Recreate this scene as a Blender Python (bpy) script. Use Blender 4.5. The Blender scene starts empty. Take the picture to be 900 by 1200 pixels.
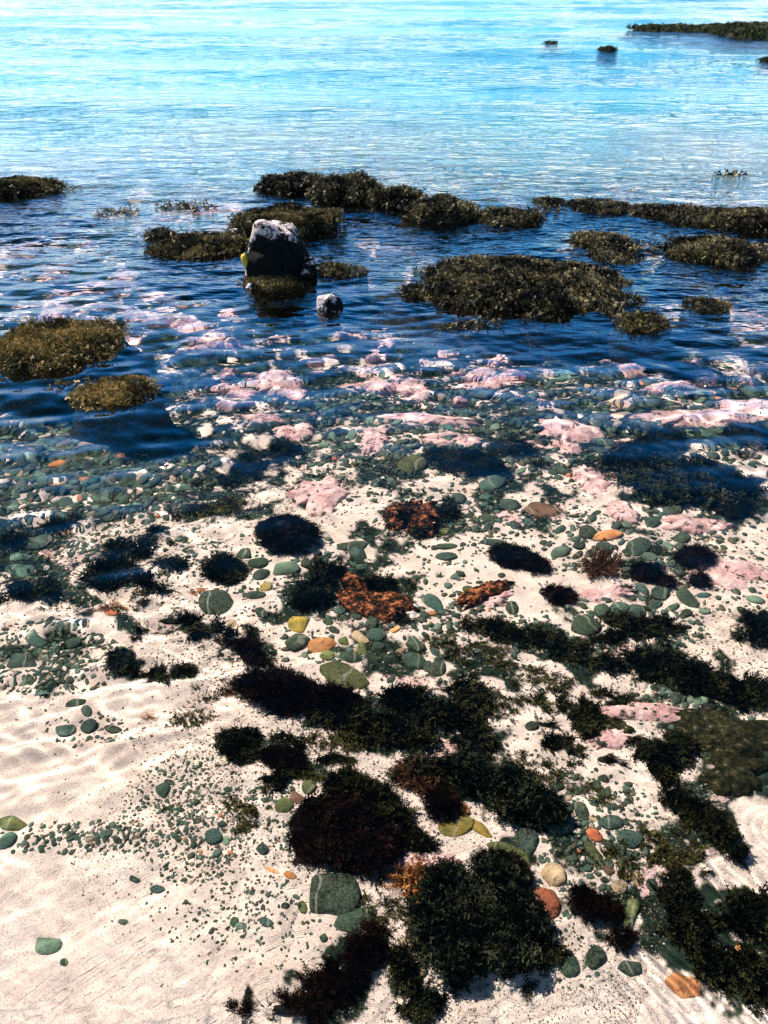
import bpy, bmesh, math, numpy as np
from mathutils import Vector, Matrix
sc = bpy.context.scene
COL = sc.collection
rng = np.random.default_rng(7)
# ------------------------------------------------------------------ camera
CAMZ, PITCH, F = 1.65, math.radians(34.5), 942.0      # photo units: 900 x 1200
cam = bpy.data.cameras.new('camera'); co = bpy.data.objects.new('camera', cam); COL.objects.link(co)
cam.sensor_fit = 'VERTICAL'; cam.sensor_height = 36; cam.lens = F/1200*36; cam.clip_start = .05; cam.clip_end = 6000
co.location = (0, 0, CAMZ); co.rotation_euler = (math.pi/2-PITCH, 0, 0); sc.camera = co

# ------------------------------------------------------------------ noise
def _hash(ix, iy, s):
    h = (ix.astype(np.int64)*374761393 + iy.astype(np.int64)*668265263 + s*1274126177) & 0xffffffff
    h = ((h ^ (h >> 13))*1103515245) & 0xffffffff
    h = ((h ^ (h >> 16))*2246822519) & 0xffffffff
    return ((h ^ (h >> 15)) & 0xffff)/65535.0
def vnoise(x, y, s=0):
    ix, iy = np.floor(x), np.floor(y); fx, fy = x-ix, y-iy
    fx, fy = fx*fx*(3-2*fx), fy*fy*(3-2*fy)
    a, b, c, d = _hash(ix, iy, s), _hash(ix+1, iy, s), _hash(ix, iy+1, s), _hash(ix+1, iy+1, s)
    return (a*(1-fx)+b*fx)*(1-fy)+(c*(1-fx)+d*fx)*fy
def fbm(x, y, s=0, o=4):
    x = np.asarray(x, float); y = np.asarray(y, float)
    r, a, t = 0, 1, 0
    for k in range(o):
        r = r+a*vnoise(x*2**k+17.3*k, y*2**k-9.1*k, s+k); t += a; a *= .5
    return r/t                                   # 0..1
def sstep(a, b, x):
    t = np.clip((x-a)/(b-a), 0, 1); return t*t*(3-2*t)

# ------------------------------------------------------------------ seabed shape and where things stand
_DR = [0, .9, 1.3, 1.9, 2.6, 3.6, 5, 7, 10, 20, 60, 3000]
_DZ = [.17, .18, .20, .24, .30, .42, .55, .75, 1.1, 1.9, 3.5, 6]
def bedz(x, y):
    r = np.hypot(x, y)
    z = -np.interp(r, _DR, _DZ)
    z = z+(fbm(x*1.1, y*1.1, 3, 3)-.5)*.10*np.clip(r/3, .3, 1.5)
    z = z+(fbm(x*9, y*9, 31, 3)-.5)*.018
    return z
def ray(px, py):
    px = np.asarray(px, float); py = np.asarray(py, float)
    x = (px-450)/F; y = -(py-600)/F
    d = np.stack([x, math.cos(PITCH)+y*math.sin(PITCH)+0*x, -math.sin(PITCH)+y*math.cos(PITCH)+0*x], -1)
    return d/np.linalg.norm(d, axis=-1, keepdims=True)
def surf(px, py, z=0.):
    d = ray(px, py); t = (z-CAMZ)/d[..., 2]
    return d[..., 0]*t, d[..., 1]*t
def bed(px, py):
    """the point of the seabed one sees at a spot of the photograph, through still water"""
    d = ray(px, py); x0, y0 = surf(px, py)
    h = np.hypot(d[..., 0], d[..., 1]); s = h/1.333; k = s/np.sqrt(1-s*s)
    ux, uy = d[..., 0]/h, d[..., 1]/h
    x, y = x0, y0
    for _ in range(6):
        t = -bedz(x, y)*k; x, y = x0+ux*t, y0+uy*t
    return x, y
def jac(px, py, fn=bed):
    x, y = fn(np.array([px-2, px+2, px, px], float), np.array([py, py, py-2, py+2], float))
    return np.array([[x[1]-x[0], x[3]-x[2]], [y[1]-y[0], y[3]-y[2]]])/4
def ell_affine(px, py, w, h, rot, fn=bed):
    """centre, half axes and turn on the ground of an ellipse seen in the photograph (rot clockwise degrees)"""
    c, s = math.cos(math.radians(rot)), math.sin(math.radians(rot))
    A = jac(px, py, fn) @ np.array([[c, -s], [s, c]]) @ np.diag([w/2, h/2])
    U, S, _ = np.linalg.svd(A)
    x, y = fn(px, py)
    return float(x), float(y), float(S[0]), float(S[1]), math.atan2(U[1, 0], U[0, 0])

# ------------------------------------------------------------------ mesh helpers
def mesh(name, V, faces, mat, parent=None, smooth=True, attrs=None):
    V = np.asarray(V, 'f'); m = bpy.data.meshes.new(name)
    m.vertices.add(len(V)); m.vertices.foreach_set('co', V.ravel())
    if not isinstance(faces, list): faces = [faces]
    faces = [np.asarray(f, 'i') for f in faces if len(f)]
    li = np.concatenate([f.ravel() for f in faces])
    ls, o = [], 0
    for f in faces:
        ls.append(o+np.arange(len(f))*f.shape[1]); o += f.size
    ls = np.concatenate(ls).astype('i')
    m.loops.add(len(li)); m.loops.foreach_set('vertex_index', li)
    m.polygons.add(len(ls)); m.polygons.foreach_set('loop_start', ls)
    m.polygons.foreach_set('use_smooth', np.full(len(ls), smooth)); m.update(calc_edges=True)
    for k, v in (attrs or {}).items():
        a = m.attributes.new(k, 'FLOAT', 'POINT'); a.data.foreach_set('value', np.asarray(v, 'f').ravel())
    m.materials.append(mat)
    ob = bpy.data.objects.new(name, m); COL.objects.link(ob); ob.cycles.is_caustics_receiver = True
    if parent: ob.parent = parent
    return ob
def tag(o, label=None, cat=None, group=None, kind=None):
    if label: o['label'] = label
    if cat: o['category'] = cat
    if group: o['group'] = group
    if kind: o['kind'] = kind
    return o
def empty(name, loc):
    o = bpy.data.objects.new(name, None); COL.objects.link(o); o.location = loc; o.empty_display_size = .1
    return o
def ico(sub):
    bm = bmesh.new(); bmesh.ops.create_icosphere(bm, subdivisions=sub, radius=1)
    v = np.array([p.co[:] for p in bm.verts]); f = np.array([[q.index for q in g.verts] for g in bm.faces]); bm.free()
    return v, f
ICO = {k: ico(k) for k in (1, 2, 3, 4)}
def stamp(T, TF, pos, R, scale):
    """many copies of a template: positions (n,3), rotations (n,3,3), scale (n,) or (n,3)"""
    n = len(pos); sc_ = scale[:, None, None] if scale.ndim == 1 else scale[:, None, :]
    V = np.einsum('nij,nkj->nki', R, T[None]*sc_)+pos[:, None, :]
    FF = (TF[None]+(np.arange(n)*len(T))[:, None, None]).reshape(-1, TF.shape[1])
    return V.reshape(-1, 3), FF
def frames(d, roll):
    """rotation matrices whose z column is d, turned by roll"""
    d = d/np.linalg.norm(d, axis=1, keepdims=True)
    a = np.where(np.abs(d[:, 2:3]) > .95, [[1., 0, 0]], [[0, 0, 1.]])
    x = np.cross(a, d); x /= np.linalg.norm(x, axis=1, keepdims=True); y = np.cross(d, x)
    c, s = np.cos(roll)[:, None], np.sin(roll)[:, None]
    return np.stack([x*c+y*s, -x*s+y*c, d], -1)

# ------------------------------------------------------------------ materials
def N(nt, t, **k):
    n = nt.nodes.new(t)
    for a, b in k.items():
        if a.startswith('i_'): n.inputs[a[2:].replace('_', ' ')].default_value = b
        else: setattr(n, a, b)
    return n
def new(name):
    m = bpy.data.materials.new(name); m.use_nodes = True; nt = m.node_tree; nt.nodes.clear()
    out = N(nt, 'ShaderNodeOutputMaterial'); p = N(nt, 'ShaderNodeBsdfPrincipled'); nt.links.new(p.outputs[0], out.inputs[0])
    return m, nt, p
def coords(nt, scale, kind='Object'):
    t = N(nt, 'ShaderNodeTexCoord'); v = N(nt, 'ShaderNodeVectorMath', operation='SCALE'); v.inputs['Scale'].default_value = scale
    nt.links.new(t.outputs[kind], v.inputs[0]); return v.outputs[0]
def world_pos(nt):
    return N(nt, 'ShaderNodeNewGeometry').outputs['Position']
def noise(nt, vec, scale, detail=4, rough=.55):
    n = N(nt, 'ShaderNodeTexNoise'); n.inputs['Scale'].default_value = scale; n.inputs['Detail'].default_value = detail; n.inputs['Roughness'].default_value = rough
    nt.links.new(vec, n.inputs['Vector']); return n.outputs['Fac']
def ramp(nt, fac, stops):
    r = N(nt, 'ShaderNodeValToRGB'); e = r.color_ramp.elements
    while len(e) < len(stops): e.new(.5)
    for q, (p, c) in zip(e, stops): q.position = p; q.color = (*c, 1) if len(c) == 3 else c
    nt.links.new(fac, r.inputs[0]); return r.outputs[0]
def mixc(nt, fac, a, b, mode='MIX'):
    m = N(nt, 'ShaderNodeMix', data_type='RGBA', blend_type=mode)
    for s, v in ((m.inputs[0], fac), (m.inputs[6], a), (m.inputs[7], b)):
        if hasattr(v, 'links'): nt.links.new(v, s)
        elif isinstance(v, (int, float)): s.default_value = v
        else: s.default_value = (*v, 1)
    return m.outputs[2]
def bump(nt, p, h, strength, dist):
    b = N(nt, 'ShaderNodeBump'); b.inputs['Strength'].default_value = strength; b.inputs['Distance'].default_value = dist
    nt.links.new(h, b.inputs['Height']); nt.links.new(b.outputs[0], p.inputs['Normal'])
def attr(nt, name):
    return N(nt, 'ShaderNodeAttribute', attribute_name=name).outputs['Fac']
def rnd(nt):
    return N(nt, 'ShaderNodeObjectInfo').outputs['Random']

G3 = lambda v: (v, v, v)
def stone_mat(name, base, alt, spot=None, rough=.75, veil=.4):
    m, nt, p = new(name); w = world_pos(nt)
    n1 = noise(nt, w, 22, 5); n2 = noise(nt, w, 160, 4, .7)
    c = ramp(nt, n1, [(.35, base), (.66, alt)])
    hv = N(nt, 'ShaderNodeHueSaturation'); nt.links.new(c, hv.inputs['Color'])
    mr = N(nt, 'ShaderNodeMapRange'); mr.inputs[3].default_value = .55; mr.inputs[4].default_value = 1.55; nt.links.new(rnd(nt), mr.inputs[0]); nt.links.new(mr.outputs[0], hv.inputs['Value'])
    c = mixc(nt, ramp(nt, n2, [(.42, G3(0)), (.66, G3(1))]), hv.outputs[0], mixc(nt, veil, hv.outputs[0], (.20, .19, .13)))
    wv = N(nt, 'ShaderNodeTexWave'); wv.inputs['Scale'].default_value = 3; wv.inputs['Distortion'].default_value = 9; wv.inputs['Detail'].default_value = 3
    nt.links.new(w, wv.inputs['Vector']); c = mixc(nt, ramp(nt, wv.outputs['Fac'], [(.985, G3(0)), (.997, G3(.5 if veil > .1 else 0))]), c, (.26, .27, .21))
    if spot:
        c = mixc(nt, ramp(nt, noise(nt, w, 70, 3), [(.60, G3(0)), (.66, G3(1))]), c, spot)
    nt.links.new(c, p.inputs['Base Color']); p.inputs['Roughness'].default_value = rough; p.inputs['Specular IOR Level'].default_value = .15
    bump(nt, p, n2, .8, .006)
    return m
M = {}
M['green'] = stone_mat('dark_green_stone', (.007, .022, .013), (.018, .050, .030))
M['teal'] = stone_mat('teal_stone', (.010, .034, .028), (.030, .078, .062))
M['pale'] = stone_mat('pale_green_stone', (.05, .10, .07), (.11, .17, .11))
M['olive'] = stone_mat('olive_stone', (.045, .062, .016), (.10, .12, .035), (.02, .03, .01))
M['orange'] = stone_mat('orange_stone', (.52, .17, .045), (.62, .30, .12), (.20, .07, .03))
M['tan'] = stone_mat('tan_stone', (.33, .22, .12), (.48, .36, .22), (.16, .12, .07))
M['yellow'] = stone_mat('yellow_stone', (.13, .13, .02), (.36, .24, .035), (.10, .035, .01))
M['rust'] = stone_mat('rusty_stone', (.22, .035, .015), (.50, .16, .06), (.02, .02, .012))
M['brown'] = stone_mat('brown_stone', (.075, .035, .022), (.16, .08, .05))
M['dark'] = stone_mat('weedy_dark_stone', (.002, .004, .003), (.007, .011, .008), veil=.08)
M['white'] = stone_mat('white_stone', (.55, .48, .46), (.75, .70, .68), (.25, .2, .2))

def pink_mat():
    m, nt, p = new('pink_coralline_crust'); w = world_pos(nt)
    c = ramp(nt, noise(nt, w, 14, 5, .65), [(.28, (.16, .09, .08)), (.38, (.56, .32, .30)), (.60, (.72, .52, .48))])
    c = mixc(nt, ramp(nt, noise(nt, w, 24, 6, .75), [(.555, G3(0)), (.60, G3(1))]), c, (.03, .045, .03))
    c = mixc(nt, ramp(nt, noise(nt, w, 30, 3, .6), [(.66, G3(0)), (.72, G3(1))]), c, (.66, .58, .52))
    nt.links.new(c, p.inputs['Base Color']); p.inputs['Roughness'].default_value = .85; p.inputs['Specular IOR Level'].default_value = .1
    bump(nt, p, noise(nt, w, 60, 5, .75), .8, .014); return m
M['pink'] = pink_mat()
def rusty_mat():
    m, nt, p = new('rusty_encrusted_rock'); w = world_pos(nt)
    c = ramp(nt, noise(nt, w, 48, 6, .75), [(.46, (.006, .008, .005)), (.52, (.08, .025, .012)), (.58, (.36, .11, .035)), (.70, (.50, .30, .18))])
    nt.links.new(c, p.inputs['Base Color']); p.inputs['Roughness'].default_value = .9; p.inputs['Specular IOR Level'].default_value = .1
    bump(nt, p, noise(nt, w, 60, 5, .7), .9, .015); return m
M['crust'] = rusty_mat()
def slab_mat():
    m, nt, p = new('olive_weed_slab'); w = world_pos(nt)
    c = ramp(nt, noise(nt, w, 55, 6, .75), [(.40, (.004, .005, .003)), (.53, (.022, .024, .009)), (.62, (.06, .05, .022)), (.68, (.4, .3, .25))])
    nt.links.new(c, p.inputs['Base Color']); p.inputs['Roughness'].default_value = .9; p.inputs['Specular IOR Level'].default_value = .1
    bump(nt, p, noise(nt, w, 50, 5, .7), 1, .015); return m
M['slab'] = slab_mat()
def boulder_mat():
    m, nt, p = new('white_topped_dark_boulder'); w = world_pos(nt)
    n = ramp(nt, noise(nt, w, 20, 6, .8), [(.34, G3(.15)), (.66, G3(1.0))]); top = attr(nt, 'whiteness')
    a = N(nt, 'ShaderNodeMath', operation='ADD'); nt.links.new(top, a.inputs[0]); nt.links.new(n, a.inputs[1])
    dark = ramp(nt, noise(nt, w, 30, 4), [(.3, (.0015, .002, .002)), (.8, (.010, .013, .011))])
    c = mixc(nt, ramp(nt, a.outputs[0], [(.90, G3(0)), (.95, G3(1))]), dark, ramp(nt, noise(nt, w, 50, 4, .7), [(.35, (.12, .08, .08)), (.5, (.6, .52, .52)), (.8, (.8, .76, .75))]))
    nt.links.new(c, p.inputs['Base Color']); p.inputs['Roughness'].default_value = .85; p.inputs['Specular IOR Level'].default_value = .1
    bump(nt, p, noise(nt, w, 26, 6, .7), 1, .035); return m
M['boulder'] = boulder_mat()

def weed_mat(name, lo, hi, tip, rough=.55, trans=.0, spec=.3):
    """lo..hi by the strand's own shade, tip colour along the strand"""
    m, nt, p = new(name)
    c = ramp(nt, attr(nt, 'shade'), [(0, lo), (1, hi)])
    al = N(nt, 'ShaderNodeMath', operation='MULTIPLY'); nt.links.new(attr(nt, 'along'), al.inputs[0]); nt.links.new(attr(nt, 'shade'), al.inputs[1])
    c = mixc(nt, ramp(nt, al.outputs[0], [(.15, G3(0)), (.8, G3(1))]), c, tip)
    nt.links.new(c, p.inputs['Base Color']); p.inputs['Roughness'].default_value = rough; p.inputs['Specular IOR Level'].default_value = spec
    if trans:
        t = N(nt, 'ShaderNodeBsdfTranslucent'); nt.links.new(c, t.inputs[0]); mx = N(nt, 'ShaderNodeMixShader'); mx.inputs[0].default_value = trans
        nt.links.new(p.outputs[0], mx.inputs[1]); nt.links.new(t.outputs[0], mx.inputs[2])
        out = [n for n in nt.nodes if n.type == 'OUTPUT_MATERIAL'][0]; nt.links.new(mx.outputs[0], out.inputs[0])
    return m
M['moss'] = weed_mat('dark_moss_weed', (.0015, .003, .002), (.012, .017, .007), (.055, .052, .020), spec=.03)
M['hair'] = weed_mat('black_brown_hair_weed', (.0015, .001, .001), (.006, .003, .002), (.022, .009, .005), spec=.05)
M['redhair'] = weed_mat('red_brown_hair_weed', (.03, .012, .008), (.10, .04, .02), (.17, .08, .035), spec=.05)
M['orangehair'] = weed_mat('orange_hair_weed', (.14, .05, .015), (.42, .16, .05), (.5, .25, .09), spec=.05)
M['fern'] = weed_mat('dark_green_feather_weed', (.001, .003, .002), (.009, .019, .011), (.075, .080, .040), spec=.05)
M['olivemoss'] = weed_mat('olive_moss_weed', (.012, .016, .006), (.06, .06, .018), (.13, .11, .035), spec=.05)
M['wrack'] = weed_mat('olive_wrack', (.004, .004, .002), (.060, .050, .016), (.20, .155, .06), .5, .07, .15)
M['wrackdark'] = weed_mat('dark_wrack', (.002, .002, .0015), (.026, .023, .010), (.20, .165, .08), .45, .03, .15)
M['wrackgold'] = weed_mat('golden_wrack', (.022, .018, .006), (.17, .115, .025), (.34, .24, .08), .5, .1, .2)
M['wrackfar'] = weed_mat('far_wrack', (.010, .014, .007), (.04, .05, .02), (.07, .08, .03), .6, .1, .1)

# ------------------------------------------------------------------ seabed: where algae turf coats it
TURF = [  # px, py, half width, half height, rot, strength
 (545,538,62,24,5,1),(600,520,40,14,0,.9),(300,545,60,28,-10,1),(335,515,40,18,0,.9),(245,470,90,22,0,1),(770,520,50,28,-20,1),(870,512,40,18,0,1),
 (560,425,110,32,0,1),(400,450,70,22,0,1),(700,440,80,26,0,1),(860,430,60,24,0,1),(120,470,90,14,0,.9),(60,485,40,12,0,.8),(800,562,95,34,8,.9),
 (690,480,30,14,0,.8),(440,545,50,14,0,.6),(470,605,55,30,0,.5),(520,560,70,20,0,.45),(150,640,70,18,-10,.75),(30,640,55,40,-10,.7),(60,690,60,25,20,.6),
 (100,560,130,60,0,.55),(40,780,80,40,-10,.35),(400,700,90,40,0,.65),(470,780,110,40,5,.45),(500,850,110,36,8,.9),(540,880,60,60,40,.9),(560,940,80,40,15,.8),
 (690,765,110,30,10,.55),(800,800,110,36,18,.9),(840,870,100,34,14,.9),(820,960,60,50,35,.85),(800,1070,45,80,-15,.8),(870,1120,50,70,0,.8),(390,1140,80,50,-35,.8),
 (480,1150,30,55,-25,.6),(560,1085,80,70,0,.7),(640,985,80,50,25,.5),(700,1060,60,30,0,.5),(330,890,50,30,20,.5),(400,920,70,24,20,.6),(285,873,26,22,0,.6),
 (740,640,90,44,8,.45),(740,705,80,26,0,.4),(215,735,70,16,0,.6),(150,672,50,16,10,.5),(262,668,30,16,0,.5),(180,785,70,14,0,.4),(290,765,50,22,0,.6),(600,605,90,30,0,.35)]
def turf(x, y):
    """0 bare sand .. 1 dark turf, on the ground"""
    r = np.hypot(x, y)
    v = np.clip(sstep(2.2, 3.9, r+(fbm(x*1.7, y*1.7, 41, 3)-.5)*1.5), 0, 1)*1.0
    v = v*(1-.0*r)
    for px, py, a, b, rot, s in TURF:
        cx, cy, A, B, th = ell_affine(px, py, 2*a, 2*b, rot)
        dx, dy = x-cx, y-cy; c, q = math.cos(th), math.sin(th)
        d = np.sqrt(((dx*c+dy*q)/A)**2+((-dx*q+dy*c)/B)**2)
        v = np.maximum(v, min(1, s*1.3)*np.clip(1.5-d, 0, 1))
    n = fbm(x*13, y*13, 51, 5); n2 = fbm(x*4, y*4, 61, 3)
    v = sstep(.40, .52, v*.80+(n-.5)*1.5+(n2-.5)*.7)*(v > .05)
    return v*(1-sstep(9, 14, r))+.0
def polar(name, half, na, rs, zf, mat, attrs=None):
    a = np.radians(np.linspace(half, -half, na)); R, A = np.meshgrid(rs, a, indexing='ij')
    X = R*np.sin(A); Y = R*np.cos(A); Z = zf(X, Y)
    i = (np.arange(len(rs)-1)[:, None]*na+np.arange(na-1)[None]); q = np.stack([i, i+na, i+na+1, i+1], -1).reshape(-1, 4)
    o = mesh(name, np.stack([X, Y, Z], -1).reshape(-1, 3), q, mat, attrs={k: f(X, Y) for k, f in (attrs or {}).items()})
    return o
def geo(a, b, g):
    r = [a]
    while r[-1] < b: r.append(r[-1]*g)
    return np.array(r)
def N_map(nt, vec, s):
    mp = N(nt, 'ShaderNodeMapping'); mp.inputs['Scale'].default_value = s; nt.links.new(vec, mp.inputs[0]); return mp.outputs[0]
def bed_mat():
    m, nt, p = new('seabed_sand_and_turf'); w = world_pos(nt)
    sand = ramp(nt, noise(nt, w, 5, 4), [(.3, (.53, .435, .37)), (.7, (.63, .535, .465))])
    sand = mixc(nt, ramp(nt, noise(nt, w, 190, 3, .8), [(.54, G3(0)), (.64, G3(.9))]), sand, (.26, .19, .14))
    sand = mixc(nt, ramp(nt, noise(nt, w, 420, 2, .6), [(.62, G3(0)), (.68, G3(1))]), sand, (.07, .075, .05))
    sand = mixc(nt, ramp(nt, noise(nt, w, 190, 2, .6), [(.68, G3(0)), (.73, G3(1))]), sand, (.72, .68, .63))
    t = ramp(nt, noise(nt, w, 18, 6, .7), [(.3, (.003, .007, .006)), (.55, (.014, .026, .018)), (.75, (.05, .06, .035))])
    t = mixc(nt, ramp(nt, noise(nt, N_map(nt, w, (3.2, 5.5, 1)), 1, 6, .72), [(.56, G3(0)), (.60, G3(1))]), t, ramp(nt, noise(nt, w, 3, 3), [(.4, (.52, .35, .32)), (.6, (.60, .52, .46))]))
    c = mixc(nt, attr(nt, 'turf'), sand, t)
    c = mixc(nt, attr(nt, 'deep'), c, ramp(nt, noise(nt, w, .22, 4), [(.38, (.02, .16, .22)), (.62, (.03, .24, .30))]))  # teal light scattered in deep water, put into the bed colour
    nt.links.new(c, p.inputs['Base Color']); p.inputs['Roughness'].default_value = .95; p.inputs['Specular IOR Level'].default_value = .05
    h = N(nt, 'ShaderNodeMath', operation='ADD'); nt.links.new(noise(nt, w, 240, 3, .7), h.inputs[0]); nt.links.new(noise(nt, w, 45, 3), h.inputs[1])
    bump(nt, p, h.outputs[0], .6, .004); return m
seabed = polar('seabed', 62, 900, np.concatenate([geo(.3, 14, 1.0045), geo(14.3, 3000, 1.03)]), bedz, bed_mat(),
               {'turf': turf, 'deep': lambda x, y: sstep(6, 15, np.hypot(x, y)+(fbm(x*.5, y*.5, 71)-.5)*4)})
tag(seabed, kind='structure')

# ------------------------------------------------------------------ water surface
def waves(X, Y):
    r = np.hypot(X, Y); Z = 0*X; g = np.random.default_rng(11)
    az = np.degrees(np.arctan2(X, Y))
    left = sstep(-4, -22, az)*sstep(1.2, 1.9, r)           # wind-ruffled water on the left
    rough = .52+.7*left+.85*sstep(2.5, 4.0, r)
    rough = rough*(.55+.9*fbm(X*.9, Y*.9, 81, 2))
    cal = sstep(.35, .60, fbm(X*.05+3.1, Y*.22, 91, 3))
    rough = np.where(r > 6, rough*(1-sstep(6, 14, r)*(1-(.25+.95*cal))), rough)
    n = 54
    for k in range(n):
        lam = .035*(26 ** (k/(n-1))); th = g.normal(0, .75)+math.pi/2-.25
        s = .072/math.sqrt(n/2)*(.55 if lam < .09 else 1 if lam < .28 else .5)
        env = np.clip(2.2*vnoise(X/(lam*4)+k*7.7, Y/(lam*4), 200+k)-.35, 0, 1.4)
        keep = np.clip(lam/(r*.010)-.8, 0, 1)
        Z += s*lam/6.283*rough*env*keep*np.sin(6.283/lam*(X*math.cos(th)+Y*math.sin(th))+g.uniform(0, 6.3))
    for k in range(14):                                    # longer swell out at sea
        lam = .9*(9 ** (k/13)); th = g.normal(0, .35)+math.pi/2
        Z += .013*lam/6.283*sstep(4, 12, r)*np.clip(lam/(r*.012)-.6, 0, 1)*np.sin(6.283/lam*(X*math.cos(th)+Y*math.sin(th))+g.uniform(0, 6.3))
    # rings spreading from the stone tip at the right, and the streaky ripples below it
    cx, cy = surf(872, 905); d = np.hypot(X-cx, Y-cy)
    Z += .00006*np.exp(-(d/.13)**2)*np.sin(6.283*d/.026+1)*sstep(.01, .05, d)
    sx, sy = surf(830, 1060); m = np.exp(-(((X-sx)/.20)**2+((Y-sy)/.26)**2))
    for k in range(7):
        lam = .018+.004*k; th = .40+g.normal(0, .22)
        Z += m*.0001*np.sin(6.283/lam*(X*math.cos(th)+Y*math.sin(th))+g.uniform(0, 6.3))*np.clip(2.6*vnoise(X*9-Y*4+k, Y*6+X*3, 300+k)-.7, 0, 1.2)
    return Z
def water_mat():
    m = bpy.data.materials.new('clear_sea_water'); m.use_nodes = True; nt = m.node_tree; nt.nodes.clear()
    out = N(nt, 'ShaderNodeOutputMaterial'); g = N(nt, 'ShaderNodeBsdfGlass'); g.inputs['IOR'].default_value = 1.333; g.inputs['Roughness'].default_value = 0
    g.inputs['Color'].default_value = (1, 1, 1, 1)
    nt.links.new(g.outputs[0], out.inputs[0])
    w = world_pos(nt); ln = N(nt, 'ShaderNodeVectorMath', operation='LENGTH'); nt.links.new(w, ln.inputs[0])
    mr = N(nt, 'ShaderNodeMapRange'); mr.inputs[1].default_value = 3.2; mr.inputs[2].default_value = 8; nt.links.new(ln.outputs['Value'], mr.inputs[0])
    mp = N(nt, 'ShaderNodeMapping'); mp.inputs['Scale'].default_value = (.35, .8, 1); nt.links.new(w, mp.inputs[0])
    h = N(nt, 'ShaderNodeMath', operation='ADD'); nt.links.new(noise(nt, mp.outputs[0], 7, 3, .6), h.inputs[0]); nt.links.new(noise(nt, mp.outputs[0], 1.6, 2), h.inputs[1])
    calm = ramp(nt, noise(nt, N_map(nt, w, (.035, .16, 1)), 1, 3), [(.38, G3(.12)), (.60, G3(1))])
    st = N(nt, 'ShaderNodeMath', operation='MULTIPLY'); nt.links.new(mr.outputs[0], st.inputs[0]); nt.links.new(calm, st.inputs[1])
    b = N(nt, 'ShaderNodeBump'); b.inputs['Distance'].default_value = .10; nt.links.new(st.outputs[0], b.inputs['Strength']); nt.links.new(h.outputs[0], b.inputs['Height'])
    nt.links.new(b.outputs[0], g.inputs['Normal'])
    v = N(nt, 'ShaderNodeVolumeAbsorption'); v.inputs['Color'].default_value = (.10, .72, .86, 1); v.inputs['Density'].default_value = WATER_DENS
    if WATER_DENS: nt.links.new(v.outputs[0], out.inputs['Volume'])
    return m
def N_map(nt, vec, s):
    mp = N(nt, 'ShaderNodeMapping'); mp.inputs['Scale'].default_value = s; nt.links.new(vec, mp.inputs[0]); return mp.outputs[0]
WATER_DENS = 0
water = polar('water', 60, 620, np.concatenate([geo(.32, 60, 1.0045), geo(60.5, 3000, 1.02)]), waves, water_mat())
tag(water, kind='structure'); water.cycles.is_caustics_caster = True; water.cycles.is_caustics_receiver = False

# ------------------------------------------------------------------ rocks and stones
def rough_rock(sub, seed, amp=.18, freq=1.6, flat=.0):
    v, f = ICO[sub]; v = v.copy(); s = seed*3.7
    n = fbm(v[:, 0]*freq+s, v[:, 1]*freq+v[:, 2]*freq*.8-s, int(seed) % 97, 4)-.5
    n2 = fbm(v[:, 2]*freq*1.3-s, v[:, 0]*freq-v[:, 1]*freq*.7+s, int(seed) % 89+5, 4)-.5
    v *= (1+amp*2*(n+.7*n2))[:, None]
    g = np.random.default_rng(int(seed))
    for _ in range(5 if flat else 0):
        d = g.normal(size=3); d[2] = abs(d[2])*.6; d /= np.linalg.norm(d); lim = 1-flat*g.uniform(.4, 1.2)
        e = v@d; v -= np.outer(np.clip(e-lim, 0, None)*.85, d)
    return v, f
PEB = []
for k in range(14):
    v, f = rough_rock(3, 50+k, .19, 1.15, .34 if k % 2 else .16)
    m = bpy.data.meshes.new('stone'); m.from_pydata(v.tolist(), [], f.tolist()); m.polygons.foreach_set('use_smooth', [True]*len(f)); m.materials.append(M['green']); PEB.append(m)
def stone(px, py, w, h, rot, mat, label, name='stone', cat='stone', group=None, thick=.5, lift=.3):
    x, y, a, b, th = ell_affine(px, py, w, h*.92, rot)
    t = thick*min(a, b)*(1.0 if w < 40 else .5)
    o = bpy.data.objects.new(name, PEB[int(rng.integers(len(PEB)))]); COL.objects.link(o)
    o.location = (x, y, float(bedz(x, y))+t*lift); o.scale = (a, b, t); o.rotation_euler = (rng.normal(0, .08), rng.normal(0, .08), th)
    o.material_slots[0].link = 'OBJECT'; o.material_slots[0].material = M[mat]; o.cycles.is_caustics_receiver = True
    return tag(o, label, cat, group)
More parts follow.
